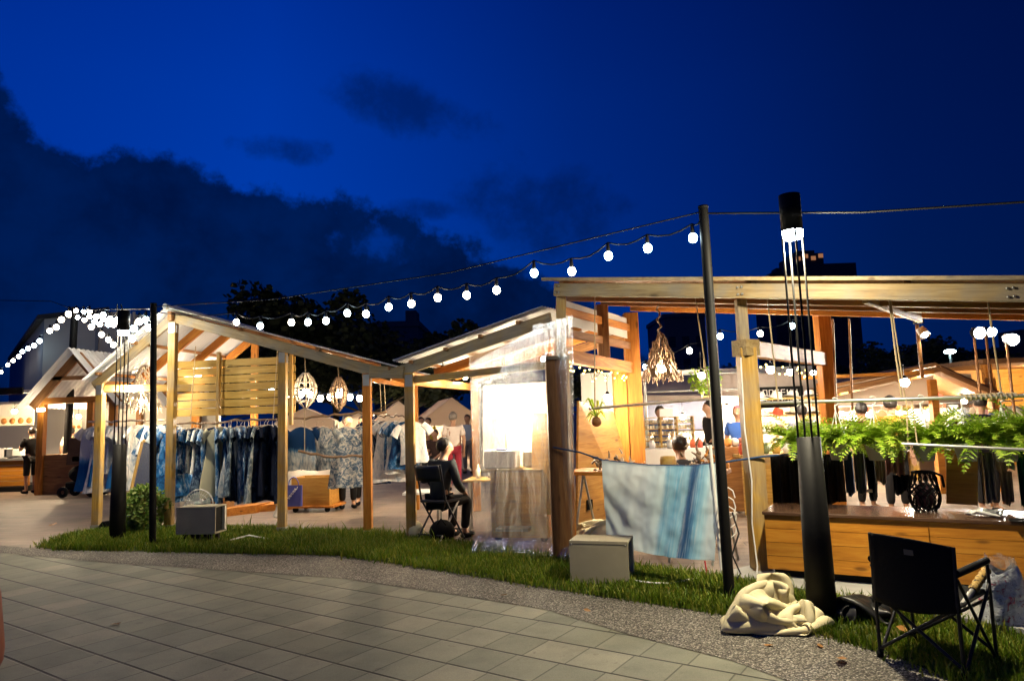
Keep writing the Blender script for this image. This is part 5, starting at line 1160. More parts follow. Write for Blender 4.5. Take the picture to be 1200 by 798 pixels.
# net bag
nb = at(1085, 597, 6.25); nb.z = .64; tnb = thing('net_bag', nb, 'black macrame net bag standing on the counter below the ferns', 'bag'); R_ = random.Random(8); nm_ = MB()
def nbp(a, z): r = .115 * (.72 + .42 * math.sin(math.pi * (z / .34) ** .8)); return nb + V(r * math.cos(a), r * math.sin(a) * .8, z)
for i in range(14):
    a0 = i * 2 * math.pi / 14
    for s in (-1, 1): nm_.tube([nbp(a0 + s * .55 * math.sin(z * 17), z) + V(R_.gauss(0, .004), 0, 0) for z in [k * .34 / 12 for k in range(13)]], .0065, 5)
mk('net', nm_, BLACKC, tnb); mk('rim', MB().tube([nbp(k * .3927, .34) for k in range(17)], .011, 6), BLACKC, tnb)
mk('strap', MB().tube([nbp(0, .34), nb + V(.16, -.02, .30), nb + V(.17, -.02, .2)], .012, 6), BLACKC, tnb); mk('lining', MB().ball(nb + Z * .13, 1, 12, 8, (.085, .07, .12)), plain('plum_cloth', (.06, .02, .03), .8), tnb)
crumple('plastic_bag', V(*at(1156, 600, 5.85).to_2d(), .642), .13, .10, .08, plain('clear_crinkled_plastic', (.62, .62, .60), .2, 0, .1, 20, .7), 'crinkled white plastic bag lying on the counter', 'bag', 31, .5, 24, 100)
ds = at(1196, 604, 5.5); tag(mk('dish', MB().lathe([(0, 0), (.07, 0), (.09, .02), (.085, .02), (.065, .006), (0, .006)], V(ds.x, ds.y, .642), 16), BLACK), 'small black dish on the counter at the right edge', 'dish')

# ================================================================== folding camp chair
RL, RR, FL_, FR = G(1032, 769, .012), G(1131, 796, .012), G(1072, 751, .012), G(1171, 774, .012)
ch = thing('camp_chair', (RL + RR + FL_ + FR) / 4, 'black folding camp chair seen from behind on the grass', 'chair')
FR = RR + (FL_ - RL)
ex = (RR - RL).normalized(); ey = (FL_ - RL).normalized(); TB = plain('charcoal_steel', (.03, .03, .033), .35, .5, .1, 20); FAB = plain('black_canvas', (.008, .008, .008), .85, 0, .3, 40, .15)
TLb, TRb = at(1019, 624, RL.y - .06), at(1117, 641, RR.y + .02); SL_, SR_ = RL + Z * .40 - ex * .015, RR + Z * .40 + ex * .015
# tubes: rear uprights, crossings on each side
for nm, pts in (('rear_leg', [RL, RL + Z * .42, TLb]), ('rear_leg', [RR, RR + Z * .42, TRb])): mk(nm, MB().tube(pts, .0115, 8), TB, ch)
for a, b in ((FL_, TLb * .45 + SL_ * .55), (FR, TRb * .45 + SR_ * .55), (RL, FL_ + Z * .46), (RR, FR + Z * .46)): mk('side_tube', MB().tube([a + Z * .01, b], .0105, 8), TB, ch)
for a, b in ((RL, RR + Z * .40), (RR, RL + Z * .40), (FL_, FR + Z * .38), (FR, FL_ + Z * .38)): mk('cross_tube', MB().tube([a + Z * .05 - ey * .0, b], .0105, 8), TB, ch)
for a in (FL_, FR): mk('front_leg', MB().tube([a, a + Z * .58], .011, 8), TB, ch)
for a in (RL, RR, FL_, FR): mk('foot', MB().lathe([(0, 0), (.022, 0), (.020, .035), (0, .035)], a, 10), BLACK, ch)
mk('seat', MB().grid(lambda u, v: lerp(lerp(SL_, SR_, u), lerp(FL_ + Z * .42, FR + Z * .42, u), v) - Z * .06 * math.sin(math.pi * u) * math.sin(math.pi * min(1, v + .1)), 10, 10), FAB, ch, solid=.008)
def backf(u, v):
    p = lerp(lerp(SL_ - Z * .05, SR_ - Z * .03, u), lerp(TLb, TRb, u), v); return p + ey * -.05 * math.sin(math.pi * u) * (1 - .3 * v) + Z * .012 * math.sin(math.pi * u) * (v > .9) - Z * .03 * math.sin(math.pi * u) * (1 - v)
mk('back', MB().grid(backf, 14, 12), FAB, ch, solid=.012)
lg = at(1068, 637, RL.y - .3); bl0 = backf(.52, .84); mk('patch', MB().box(bl0 - ey * .012, (.055, .004, .032), M=frame(ex, ey.cross(ex) * -1 if False else (0, 0, 1))), plain('grey_label', (.10, .095, .08), .7), ch)
a0, a1 = TRb * .55 + SR_ * .45, FR + Z * .60
mk('armrest', MB().tube([a0, lerp(a0, a1, .5), a1], [.022, .024, .022], 8), FAB, ch); a0, a1 = TLb * .55 + SL_ * .45, FL_ + Z * .60; mk('armrest', MB().tube([a0, a1], .022, 8), FAB, ch)
mk('cup_holder', MB().lathe([(.03, 0), (.042, .10), (.045, .10), (.04, .0)], a1 + V(-.05, .0, -.08), 12), FAB, ch); mk('arm_pocket', MB().ball(FL_ + Z * .33 - ex * .08, 1, 12, 8, (.07, .05, .12)), FAB, ch)
# patterned cloth roll resting on the right arm
q0_, q1_ = at(1134, 700, FR.y - .1), at(1156, 668, FR.y + .1)
rolm = material('ochre_striped_cloth', lambda N: bsdf(N, N.ramp(N.noise(N.n('ShaderNodeTexCoord').outputs['Object'], 38, 3).outputs[0], [(.35, (.03, .02, .015)), (.5, (.36, .22, .05)), (.62, (.42, .30, .10)), (.7, (.12, .03, .02))]).outputs[0], .8))
tr_ = thing('handle_roll', q0_, 'ochre wrapped handle on a pale tube sticking up behind the camp chair arm', 'handle')
mk('tube', MB().tube([q0_ - (q1_ - q0_) * .25, q0_ + (q1_ - q0_) * .3], .017, 8), STEEL, tr_); mk('wrap', MB().tube([lerp(q0_, q1_, .25 + .75 * i / 9) for i in range(10)], [.024 + .005 * (i % 2) for i in range(10)], 10), rolm, tr_)
blk = G(1022, 742) ; crumple('black_bag', V(2.55, 5.30, .0), .13, .11, .22, plain('black_plastic', (.012, .012, .013), .42, 0, .2, 20, .4), 'black plastic bag on the grass left of the camp chair', 'bag', 14, 1.0, 34, 150)
# shopping bag and jar at the right edge
sb = V(3.42, 5.02, .05); tsb = thing('shopping_bag', sb, 'silvery patterned shopping bag standing right of the camp chair', 'bag')
pm_ = material('printed_silver_plastic', lambda N: bsdf(N, N.ramp(N.noise(N.n('ShaderNodeTexCoord').outputs['Object'], 16, 4, .6, 1.5).outputs[0], [(.34, (.30, .04, .09)), (.42, (.42, .44, .45)), (.6, (.62, .64, .66)), (.7, (.10, .11, .13))]).outputs[0], .25, 0, N.noise(N.n('ShaderNodeTexCoord').outputs['Object'], 22, 4).outputs[0], .9, .02))
R_ = random.Random(4)
def sbf(u, v):
    a = u * 2 * math.pi; r = 1 + .12 * noise.noise(V(math.cos(a) * 2, math.sin(a) * 2, v * 3)); top = v ** 4
    return sb + V(.155 * math.copysign(abs(math.cos(a)) ** .6, math.cos(a)) * r * (1 - .25 * top), .10 * math.sin(a) * r * (1 - .3 * top), v * .36 + .03 * math.sin(a * 4) * top)
mk('body', MB().grid(sbf, 36, 12), pm_, tsb)
def sbt(u, v):
    a = u * 2 * math.pi; r = .75 + .3 * v + .25 * noise.noise(V(math.cos(a) * 3, math.sin(a) * 3, 5 + v * 2)); return sb + Z * (.35 + .09 * v + .05 * noise.noise(V(a * 1.5, v, 1)) * v) + V(.12 * math.cos(a) * r * (1 - .3 * v), .08 * math.sin(a) * r, 0)
mk('crinkled_top', MB().grid(sbt, 40, 5), PLASTIC, tsb)
jr = V(3.78, 5.16, .05); tj = thing('jar', jr, 'jar with purple lid on the kerb at the right edge', 'jar'); mk('body', MB().lathe([(0, 0), (.06, 0), (.065, .02), (.065, .26), (.05, .29), (0, .29)], jr, 16), BRN, tj); mk('lid', MB().lathe([(0, .37), (.055, .37), (.06, .36), (.06, .292), (0, .292)][::-1], jr, 16), plain('purple_plastic', (.24, .17, .5), .4), tj)
mk('label', MB().lathe([(.0655, .19), (.0665, .2), (.0665, .28), (.0655, .285)], jr, 16), WHITE, tj)
# reddish bollard cut by the left edge
lb_ = V(-3.66, 4.86, 0); tag(mk('bollard', MB().lathe([(0, 0), (.075, .0), (.095, .05), (.10, .14), (.085, .3), (.065, .50), (.05, .56), (0, .575)], lb_, 18), plain('terracotta_red', (.20, .055, .03), .6, 0, .2, 5), loc=lb_), 'reddish brown rounded bollard cut by the left photo edge', 'bollard')
# dry leaves
lm = to_mesh('dry_leaf', MB().add([V(-.06, 0, .004), V(-.02, .03, .012), V(.03, .026, .006), V(.065, 0, .016), V(.025, -.03, .01), V(-.025, -.026, .004), V(0, 0, .002)], [(0, 6, 1), (1, 6, 2), (2, 6, 3), (3, 6, 4), (4, 6, 5), (5, 6, 0)])); lm.materials.append(DEADL)
for i, (px, py, s_, lb) in enumerate(((985, 772, 1.1, 'yellow dry leaf on the gravel left of the camp chair'), (961, 757, .7, 'small brown leaf on the gravel below the lamp post'), (901, 756, .6, 'tiny dark leaf on the gravel below the cream tarp'), (846, 706, 1.2, 'orange dry leaf beside the black pole foot'), (1058, 737, 1.2, 'brown dry leaf on the grass under the camp chair'), (1095, 768, 1.0, 'pale dry leaf in the chair shadow'), (1148, 754, .9, 'tan dry leaf on the grass right of the chair'), (688, 715, .6, 'small dark leaf on the gravel in front of the metal box'), (787, 692, 1.0, 'orange leaf on the grass right of the metal box'), (590, 697, .6, 'small pale leaf at the grass edge'), (568, 664, .6, 'white petal like leaf on the grass before the plastic'), (135, 731, .7, 'reddish leaf on the paving at the left'), (62, 615, 1.6, 'orange dry leaf on the paving near the hut'), (430, 646, .7, 'small brown leaf on the grass by the orange post'), (730, 665, .7, 'brown leaf below the cloth'))):
    o = bpy.data.objects.new('dry_leaf', lm); COL.objects.link(o); o.location = G(px, py, .03 if 'grass' in lb or 'chair' in lb else .01); o.rotation_euler = (RND.uniform(-.3, .3), RND.uniform(-.3, .3), RND.uniform(0, 6)); o.scale = (s_,) * 3; tag(o, lb, 'leaf', 'dry leaves on the ground')

# ================================================================== floodlights under the big roof
def spot(px, py, Y, r, W, label, col):
    c = at(px, py, Y); t = thing('floodlight', c, label, 'lamp', 'floodlights by the big roof'); Mx = Matrix.Rotation(rad(-78), 3, 'X')
    mk('housing', MB().lathe([(r * 1.25, -.03), (r * 1.3, .0), (r * 1.2, .08), (r * .7, .14), (0, .15)], c, 16, M=Mx), BLACK, t)
    mk('lens', MB().lathe([(0, -.012), (r * .6, -.01), (r * 1.15, .004), (0, .006)], c, 16, M=Mx), glow(W, r, col, 2 * math.pi * r * r), t); return t
for px, py, Y, r, W, lb, pole_ in ((1147, 390, 10.4, .07, 560, 'biggest glaring floodlight on a brown pipe at the right', True), (1161, 389, 10.6, .06, 170, 'smaller floodlight touching the biggest one', False), (1186, 398, 10.2, .07, 280, 'rightmost floodlight near the photo edge', False)):
    t = spot(px, py, Y, r, W, lb, (1, .93, .82)); c = WL[t]
    mk('pipe', MB().tube([V(c.x + .05, c.y + .19, 0), V(c.x + .05, c.y + .19, c.z + .1)], .02, 8), W_BR, t)
sp_ = at(1077, 384, 8.3); t = thing('track_spotlight', sp_, 'small white spotlight head clamped under the rear beam', 'lamp'); mk('head', MB().lathe([(0, .0), (.05, .01), (.06, .14), (.05, .14)], sp_, 12, M=Matrix.Rotation(rad(145), 3, 'Y')), WHITE, t); mk('clamp', MB().box(sp_ + Z * .10, (.1, .06, .10)), BLACK, t); mk('lens', MB().ball(sp_ + V(.05, -.02, -.09), .045, 10, 6), glow(16, .045, NEUT), t)
mk('pipe', MB().tube([V(sp_.x + .04, sp_.y + .1, 1.9), V(sp_.x + .04, sp_.y + .1, sp_.z + .05)], .022, 8), W_BR, t)
for px, lb in ((976, 'brown rope hanging behind the lamp rods, left one'), (995, 'brown rope hanging behind the lamp rods, right one')):
    a = at(px, 374, 8.6); rope(a, at(px + 4, 480, 8.6), lb, .014, W_BR)
for i, (px, py, Y, W, lb) in enumerate(((903, 433, 10.5, 70, 'bright shop lamp hanging beside the yellow post'), (926, 436, 10.8, 40, 'shop spotlight left of the lamp rods'), (953, 437, 11.2, 16, 'shop spotlight behind the lamp rods'), (1060, 448, 9.6, 60, 'bright bare lamp in front of the glazed stall'))):
    shed_lamp(px, py, Y, (.06, .05, .04, .06)[i], W * 1.3, NEUT, lb, .25)
# fairy lights on the tie beams
def fairy(p0, p1, n, label, seed):
    R = random.Random(seed); t = thing('fairy_lights', p0, label, 'fairy lights', 'fairy light strings'); pts = [lerp(p0, p1, i / n) + V(R.gauss(0, .03), R.gauss(0, .03), R.gauss(0, .03) - .05 * abs(math.sin(i * 1.1))) for i in range(n + 1)]
    mk('wire', MB().tube(pts, .003, 4), CABLE, t); lm_ = MB()
    for i, p in enumerate(pts): mk('bulb', MB().ball(p - Z * .012, .011, 6, 5), FAIRY, t)
fairy(F + V(.1, .1, 2.2), K + V(-.05, -.1, 2.12), 26, 'tiny yellow fairy lights along the tie beam by the thick post', 2); fairy(H + V(.1, .1, 2.08), L + V(-.3, -.3, 2.05), 18, 'tiny yellow fairy lights under the tie beam at the yellow post', 3)
# ================================================================== food hut at the left
def HY(px, py, Y): return at(px, py, Y)
hb = V(-12.3, 17.6, 0); th = thing('food_hut', hb, 'gabled timber food hut with pale ribbed roof behind the far black pole', 'hut')
ap0 = at(91, 416, 17.6); le = at(38, 477, 17.6); re_ = V(2 * ap0.x - le.x, 17.6, le.z); bk_ = V(.5, 4.2, 0)
for p in (V(le.x + .2, 17.7, 0), V(ap0.x + .35, 17.7, 0), V(re_.x - .2, 17.7, 0)): beam('post', p, p + Z * 2.32, .16, .16, W_OR, th)
for p in (V(le.x + .2, 17.7, 0) + bk_ * .9, V(re_.x - .2, 17.7, 0) + bk_ * .9): beam('post', p, p + Z * 2.3, .16, .16, W_BR, th)
for k in (0, .5, 1.0):
    beam('rafter', le + bk_ * k, ap0 + bk_ * k, .07, .24, W_BR, th); beam('rafter', ap0 + bk_ * k, re_ + bk_ * k, .07, .24, W_BR, th)
beam('tie_beam', V(le.x, 17.62, 2.38), V(re_.x, 17.62, 2.38), .1, .16, W_OR, th); beam('tie_beam', V(le.x + .5, 17.6, 2.95), V(re_.x - .5, 17.6, 2.95), .07, .1, W_BR, th)
for a, b in ((le, ap0), (re_, ap0)):
    o_ = (a - b).normalized() * .25; mb = MB(); corr_sheet(mb, a + o_ + Z * .16 - bk_ * .08, a + o_ + bk_ * 1.08 + Z * .16, b + bk_ * 1.08 + Z * .16, b + Z * .16 - bk_ * .08, .16, .02) if a is le else corr_sheet(mb, a + o_ + Z * .16 - bk_ * .08, a + o_ + bk_ * 1.08 + Z * .16, b + bk_ * 1.08 + Z * .16, b + Z * .16 - bk_ * .08, .16, .02)
    mk('roof', mb, CORR, th)
mk('counter', MB().box(V(-11.75, 18.0, .5), (1.1, .6, 1.0)), W_BR, th, V(-11.75, 18.0, .5)); mk('back_wall', MB().box(V(-11.6, 21.6, 1.25), (4.6, .06, 2.5)), OFFW, th)
def menu(px0, px1, py0, py1, Y, n, label):
    a, b = at(px0, py1, Y), at(px1, py0, Y); t = thing('menu_board', a, label, 'sign'); mk('board', MB().box((a + b) / 2, (b.x - a.x, .03, b.z - a.z)), plain('menu_cream', (.75, .66, .48), .6), t)
    ph = MB(); R = random.Random(n)
    w_ = (b.x - a.x) / n
    for i in range(n): ph.lathe([(0, 0), (w_ * .36, 0), (w_ * .36, .01), (0, .012)], V(a.x + w_ * (i + .5), Y - .016, (a.z + b.z) / 2), 12, M=Matrix.Rotation(rad(90), 3, 'X'))
    mk('food_picture', ph, plain('food_orange', (.50, .20, .05), .5, 0, .5, 18), t)
menu(0, 40, 487, 499, 19.3, 4, 'row of round food pictures on a cream menu board at the left edge')
menu(84, 96, 492, 508, 20.9, 2, 'small menu board inside the gabled hut')
fsL = V(-16.0, 19.2, 0); tfs = thing('food_stall', fsL, 'food stall with orange plank counter and pale canopy at the left edge', 'stall')
pan = MB()
for k in range(5): pan.box(V(-16.0, 18.9, .22 + .14 * k), (5.4, .04, .132))
mk('front_panel', pan, W_CNT, tfs, V(-16, 18.9, 0)); mk('base', MB().box(V(-16, 19.1, .07), (5.3, .6, .13)), BLACK, tfs); mk('counter_top', MB().box(V(-16, 19.15, .87), (5.5, .8, .05)), STEEL, tfs)
ca, cb_ = at(-80, 474, 18.0), at(40, 478, 18.0); mk('canopy', MB().prism([V(ca.x, 17.6, 2.60), V(cb_.x, 17.6, 2.60), V(cb_.x, 22.5, 2.85), V(ca.x, 22.5, 2.85)], Z * .08), OFFW, tfs); mk('canopy_edge', MB().box(V((ca.x + cb_.x) / 2, 17.56, 2.66), (cb_.x - ca.x, .05, .18)), BLACK, tfs)
mk('back_wall', MB().box(V(-16.5, 22.3, 1.3), (7, .08, 2.6)), WALLG, tfs); mk('hood', MB().box(V(-16.2, 19.4, 2.15), (5.2, .06, .5)), OFFW, tfs)
for i, (px, lb) in enumerate(((6, 'white box on the food stall counter at the left edge'), (13, 'steel pot on the food stall counter'), (22, 'small white tub on the food stall counter'))):
    q = at(px, 538, 19.05); q.z = .9; tag(mk('counter_box', MB().box(q + Z * .14, (.26, .24, .28 - .05 * i)), (WHITE, STEEL, WHITE)[i], loc=q, bev=.015), lb, 'box', 'things on the food stall counter')
shed_lamp(17, 482, 17.9, .055, 170, WARM, 'warm pendant bulb under the food stall canopy', .25); shed_lamp(92, 488, 19.0, .055, 170, WARM, 'warm pendant bulb inside the gabled hut', .4); shed_lamp(78, 466, 20.5, .06, 22, WARM, 'small pendant bulb deep in the gabled hut', .4)
sg = at(48, 480, 17.45); tag(mk('spot_fixture', MB().box(sg, (.14, .1, .08)), SHADE, loc=sg), 'small bright spot fixture on the left post of the gabled hut', 'lamp')
cr = G(58, 577); t = thing('storage_bin', cr, 'pale storage bin on short legs in front of the gabled hut', 'bin'); mk('body', MB().box(cr + Z * .52, (.46, .4, .5)), GREYBOX, t, bev=.02); mk('lid', MB().box(cr + Z * .79, (.5, .44, .06)), WHITE, t, bev=.015)
for x in (-.18, .18):
    for y in (-.14, .14): mk('leg', MB().box(cr + V(x, y, .14), (.04, .04, .28)), STEEL, t)
# stroller
sp0 = G(88, 583); t = thing('stroller', sp0, 'dark stroller loaded with bags parked by the far black pole', 'stroller')
mk('hood', MB().prism([sp0 + V(-.25, 0, .78), sp0 + V(.42, 0, .78), sp0 + V(.40, 0, .9), sp0 + V(.05, 0, 1.42), sp0 + V(-.2, 0, 1.42)], V(0, .5, 0)), W_BR if False else plain('brown_canvas', (.07, .035, .02), .8), t)
mk('seat', MB().ball(sp0 + V(.1, .25, .55), 1, 12, 8, (.42, .26, .24)), BLACKC, t); mk('basket', MB().box(sp0 + V(.05, .25, .28), (.7, .4, .18)), BLACKC, t, bev=.03)
mk('handle', MB().tube([sp0 + V(.4, .05, .8), sp0 + V(.55, .05, 1.0), sp0 + V(.55, .45, 1.0), sp0 + V(.4, .45, .8)], .015, 6), BLACK, t)
for x in (-.32, .38):
    for y in (.02, .5): mk('wheel', MB().lathe([(.05, -.02), (.13, -.025), (.13, .025), (.05, .02)], sp0 + V(x, y, .13), 14, M=Matrix.Rotation(rad(90), 3, 'X')), BLACK, t)
tag(mk('parcel', MB().box(sp0 + V(.02, .1, .92), (.28, .2, .14)), OFFW, loc=sp0 + V(.02, .1, .85), bev=.01), 'pale parcel lying on the stroller', 'parcel')
person(G(35, 578), 62, 'person in black shirt and shorts ordering at the food stall', (.010, .010, .011), (.012, .012, .013), 1.70, 'stand', arms='up', shortlegs=True, group='people in the market')
pw_ = G(70, 575); pw_.y += 1.0; pw_.x -= .4
pwt = person(pw_, 20, 'person in white shirt with green shoulder bag facing the gabled hut', (.72, .68, .6), (.1, .09, .08), 1.66, group='people in the market')
pb_ = V(pw_.x + .12, pw_.y - .22, 1.0); t = thing('shoulder_bag', pb_, 'olive green shoulder bag on the white shirt', 'bag'); mk('body', MB().ball(pb_, 1, 12, 8, (.17, .07, .12)), plain('olive_canvas', (.10, .12, .04), .8), t); mk('strap', MB().tube([pb_ + V(-.12, 0, .05), pb_ + V(-.05, .02, .25), pb_ + V(.1, .08, .48)], .012, 6), plain('olive_canvas', (.10, .12, .04)), t)
person(G(93, 575) + V(-.3, 1.4, 0), 10, 'dark haired person in black standing behind the stroller', (.02, .02, .02), hgt=1.6, group='people in the market')

# ------------------------------------------------------------------ warehouse, buildings, trees
wy = 30.0; cA, cB = at(52, 374, wy), at(172, 392, wy); tw0 = thing('warehouse', V(cA.x, wy, 0), 'big plain grey warehouse with low pitched roof at the far left', 'building')
WR = V(22, 5, 0); WLf = V(-14, 17, 0); hA = cA.z
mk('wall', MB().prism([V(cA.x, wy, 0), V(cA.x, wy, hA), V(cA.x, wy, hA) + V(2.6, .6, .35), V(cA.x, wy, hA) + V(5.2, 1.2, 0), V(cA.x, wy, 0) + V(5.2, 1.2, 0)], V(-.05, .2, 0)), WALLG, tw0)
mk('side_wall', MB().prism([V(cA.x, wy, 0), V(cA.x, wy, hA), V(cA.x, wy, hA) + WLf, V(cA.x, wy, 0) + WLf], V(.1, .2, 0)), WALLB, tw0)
mk('roof', MB().prism([V(cA.x - .2, wy - .15, hA + .003), V(cA.x, wy, hA) + V(2.6, .45, .36), V(cA.x, wy, hA) + V(2.6, .6, .36) + WLf, V(cA.x - .2, wy, hA) + WLf], Z * .18), DARKB, tw0)
mk('trim', MB().box(V(cA.x + 2.1, wy + .45, hA * .5), (.12, .1, hA), rad(13)), WALLB, tw0)
mk('drainpipe', MB().tube([V(cA.x + 3.6, wy + .68, 0), V(cA.x + 3.6, wy + .68, hA + .3)], .07, 8), WALLG, tw0)
def building(px0, px1, py, Y, label, lit, crown=False, dpt=14, seed=1, wcol=DARKB):
    a, b = at(px0, py, Y), at(px1, py, Y); h = (a.z + b.z) / 2; wd = b.x - a.x; c = V((a.x + b.x) / 2, Y + dpt / 2, 0); t = thing('apartment_tower', V(c.x, Y, 0), label, 'building', 'dark buildings on the skyline'); R = random.Random(seed)
    mk('wall', MB().box(c + Z * h / 2, (wd, dpt, h)), wcol, t)
    wm = to_mesh('window', MB().box((0, 0, 0), (wd / max(3, int(wd / 2.2)) * .5, .08, 1.5))); wm.materials.append(plain('dark_glass', (.02, .025, .035), .2)); wl_ = to_mesh('lit_window', MB().box((0, 0, 0), (wd / max(3, int(wd / 2.2)) * .5, .08, 1.5))); wl_.materials.append(emit('window_glow', (1, .78, .5), .9)); fl = int(h / 3.1); nw = max(3, int(wd / 2.2))
    for f in range(fl):
        for k in range(nw):
            if 1.8 + f * 3.1 < h * .3 or (f + 1) * nw > 110: continue
            on = R.random() < lit; o = bpy.data.objects.new('lit_window' if on else 'window', wl_ if on else wm); COL.objects.link(o); o.parent = t; o.location = V(a.x + wd * (k + .5) / nw, Y - .02, 1.8 + f * 3.1) - WL[t]
    if crown:
        mk('penthouse', MB().box(c + V(-wd * .12, 0, h + 1.6), (wd * .45, dpt * .6, 3.2)).box(c + V(-wd * .12, 0, h + 3.6), (wd * .28, dpt * .4, 1.2)), wcol, t)
        cl_ = MB()
        for k in range(4): cl_.box(V(c.x - wd * .12 + wd * .12 * (k - 1.5), Y + dpt * .2 - .15, h + 2.0 + .5 * (k % 2)), (1.0, .2, .9))
        mk('lit_window', cl_, emit('crown_glow', (1, .42, .2), .35), t)
    else:
        mk('parapet', MB().box(c + Z * (h + .3), (wd + .3, dpt + .3, .6)), wcol, t)
        mk('roof_tank', MB().box(c + V(wd * .2, 0, h + 1.5), (wd * .25, 3, 2)), wcol, t)
building(928, 1003, 309, 150, 'tall dark apartment tower with orange lit crown behind the lamp rods', .03, True, 16, 4)
building(905, 930, 322, 152, 'slim dark wing of the tall tower left of the lamp rods', .0, False, 12, 2)
building(438, 490, 383, 75, 'dim grey apartment block above the lean-to roof', .02, False, 12, 6, plain('dim_grey_block', (.11, .115, .12), .9))
building(778, 826, 372, 95, 'dim low block seen behind the driftwood lamp', .02, False, 12, 8, plain('dim_grey_block', (.11, .115, .12), .9))
building(1180, 1290, 412, 60, 'low dark block at the far right edge', .1, False, 12, 9)
def tree_mesh(seed, spread, n):
    R = random.Random(seed); mb = MB(); cl = [(V(R.gauss(0, spread * .45), R.gauss(0, spread * .45), .52 + R.random() * .38), R.uniform(.10, .20)) for _ in range(20)]
    for i in range(n):
        c, r = R.choice(cl); d = V(R.gauss(0, 1), R.gauss(0, 1), R.gauss(0, .8)); d = d.normalized() * r * R.random() ** .4; p = c + d; e = V(R.gauss(0, 1), R.gauss(0, 1), R.gauss(0, 1)).normalized(); s = e.orthogonal().normalized() * .019; e = e * .042
        mb.add([p - e * .5, p + s, p + e * .5, p - s], [(0, 1, 2, 3)])
    tr = MB(); tr.tube([V(0, 0, 0), V(.01, 0, .25), V(-.01, .01, .5), V(0, 0, .75)], [.03, .024, .016, .006], 7)
    for c, r in cl[:9]: tr.tube([V(0, 0, .28 + R.random() * .2), lerp(V(0, 0, .4), c, .6), c], [.012, .008, .003], 5)
    a, b = to_mesh('crown', mb), to_mesh('trunk', tr); a.materials.append(TREEM); b.materials.append(plain('bark', (.05, .04, .03), .9)); return a, b
TMS = [tree_mesh(1, .5, 5200), tree_mesh(2, .62, 5200), tree_mesh(3, .42, 4600)]
def tree(px, pytop, Y, k, label, wide=1.0):
    p = at(px, pytop, Y); h = p.z / 1.1; t = thing('tree', V(p.x, Y, 0), label, 'tree', 'dark trees behind the market')
    for me, nm in zip(TMS[k], ('crown', 'trunk')):
        o = bpy.data.objects.new(nm, me); COL.objects.link(o); o.parent = t; o.scale = (h * wide, h * wide, h); o.rotation_euler.z = RND.uniform(0, 6)
for a in ((345, 330, 38, 0, 'tallest dark tree behind the clothes shed', 1.1), (392, 352, 40, 1, 'rounded dark tree right of the tallest one', 1.0), (300, 378, 36, 2, 'lower dark tree behind the slatted panel', 1.1), (425, 388, 34, 1, 'bushy dark tree behind the two lanterns', 1.3), (480, 410, 36, 0, 'low dark tree behind the white tents', 1.4), (520, 392, 44, 2, 'dim green tree above the lean-to roof, left', 1.2), (558, 378, 46, 0, 'dim green tree above the lean-to roof, right', 1.1), (690, 424, 40, 1, 'low dark tree behind the orange posts', 1.5), (800, 420, 42, 2, 'low dark tree behind the driftwood lamp', 1.5), (880, 425, 45, 0, 'low dark tree behind the yellow post', 1.5), (985, 418, 50, 1, 'dark tree right of the lamp rods', 1.3), (1050, 392, 48, 0, 'broad dark tree right of the tower', 1.2), (1112, 398, 50, 2, 'dark tree behind the street lamp', 1.3), (1165, 420, 46, 1, 'dark tree behind the floodlights', 1.3), (1230, 430, 44, 0, 'dark tree at the far right', 1.4), (235, 430, 33, 1, 'low dark tree behind the left half of the clothes shed', 1.4)): tree(*a)
sl = at(1113, 412, 34); t = thing('street_lamp', V(sl.x, sl.y, 0), 'distant street lamp with cool white head among the dark trees', 'street lamp'); mk('pole', MB().tube([V(sl.x, sl.y, 0), V(sl.x, sl.y, sl.z)], [.09, .05], 8), STEEL, t); mk('lamp_head', MB().ball(sl, .22, 10, 6, (1.3, 1, .5)), glow(160, .22, (.6, .95, 1)), t)
# far strings of bulbs
LB = [(318 + i * 11.5, 459 + 8 * abs(math.sin(i * .9)), 0) for i in range(10)]
string_light('far row of white bulbs seen between the two lanterns', [at(300, 455, 24), at(442, 455, 24)], [(at(x, y, 24), i % 4 == 0) for i, (x, y, c) in enumerate(LB)], .11, 14, .012, drop=.25)
LB = [(716, 442), (757, 430), (808, 411), (844, 394), (891, 391), (928, 382)]
string_light('far string of six bulbs rising behind the driftwood lamp', [at(690, 452, 20), at(960, 370, 20)], [(at(x, y, 20), i % 2) for i, (x, y) in enumerate(LB)], .085, 14, .012, drop=.2)

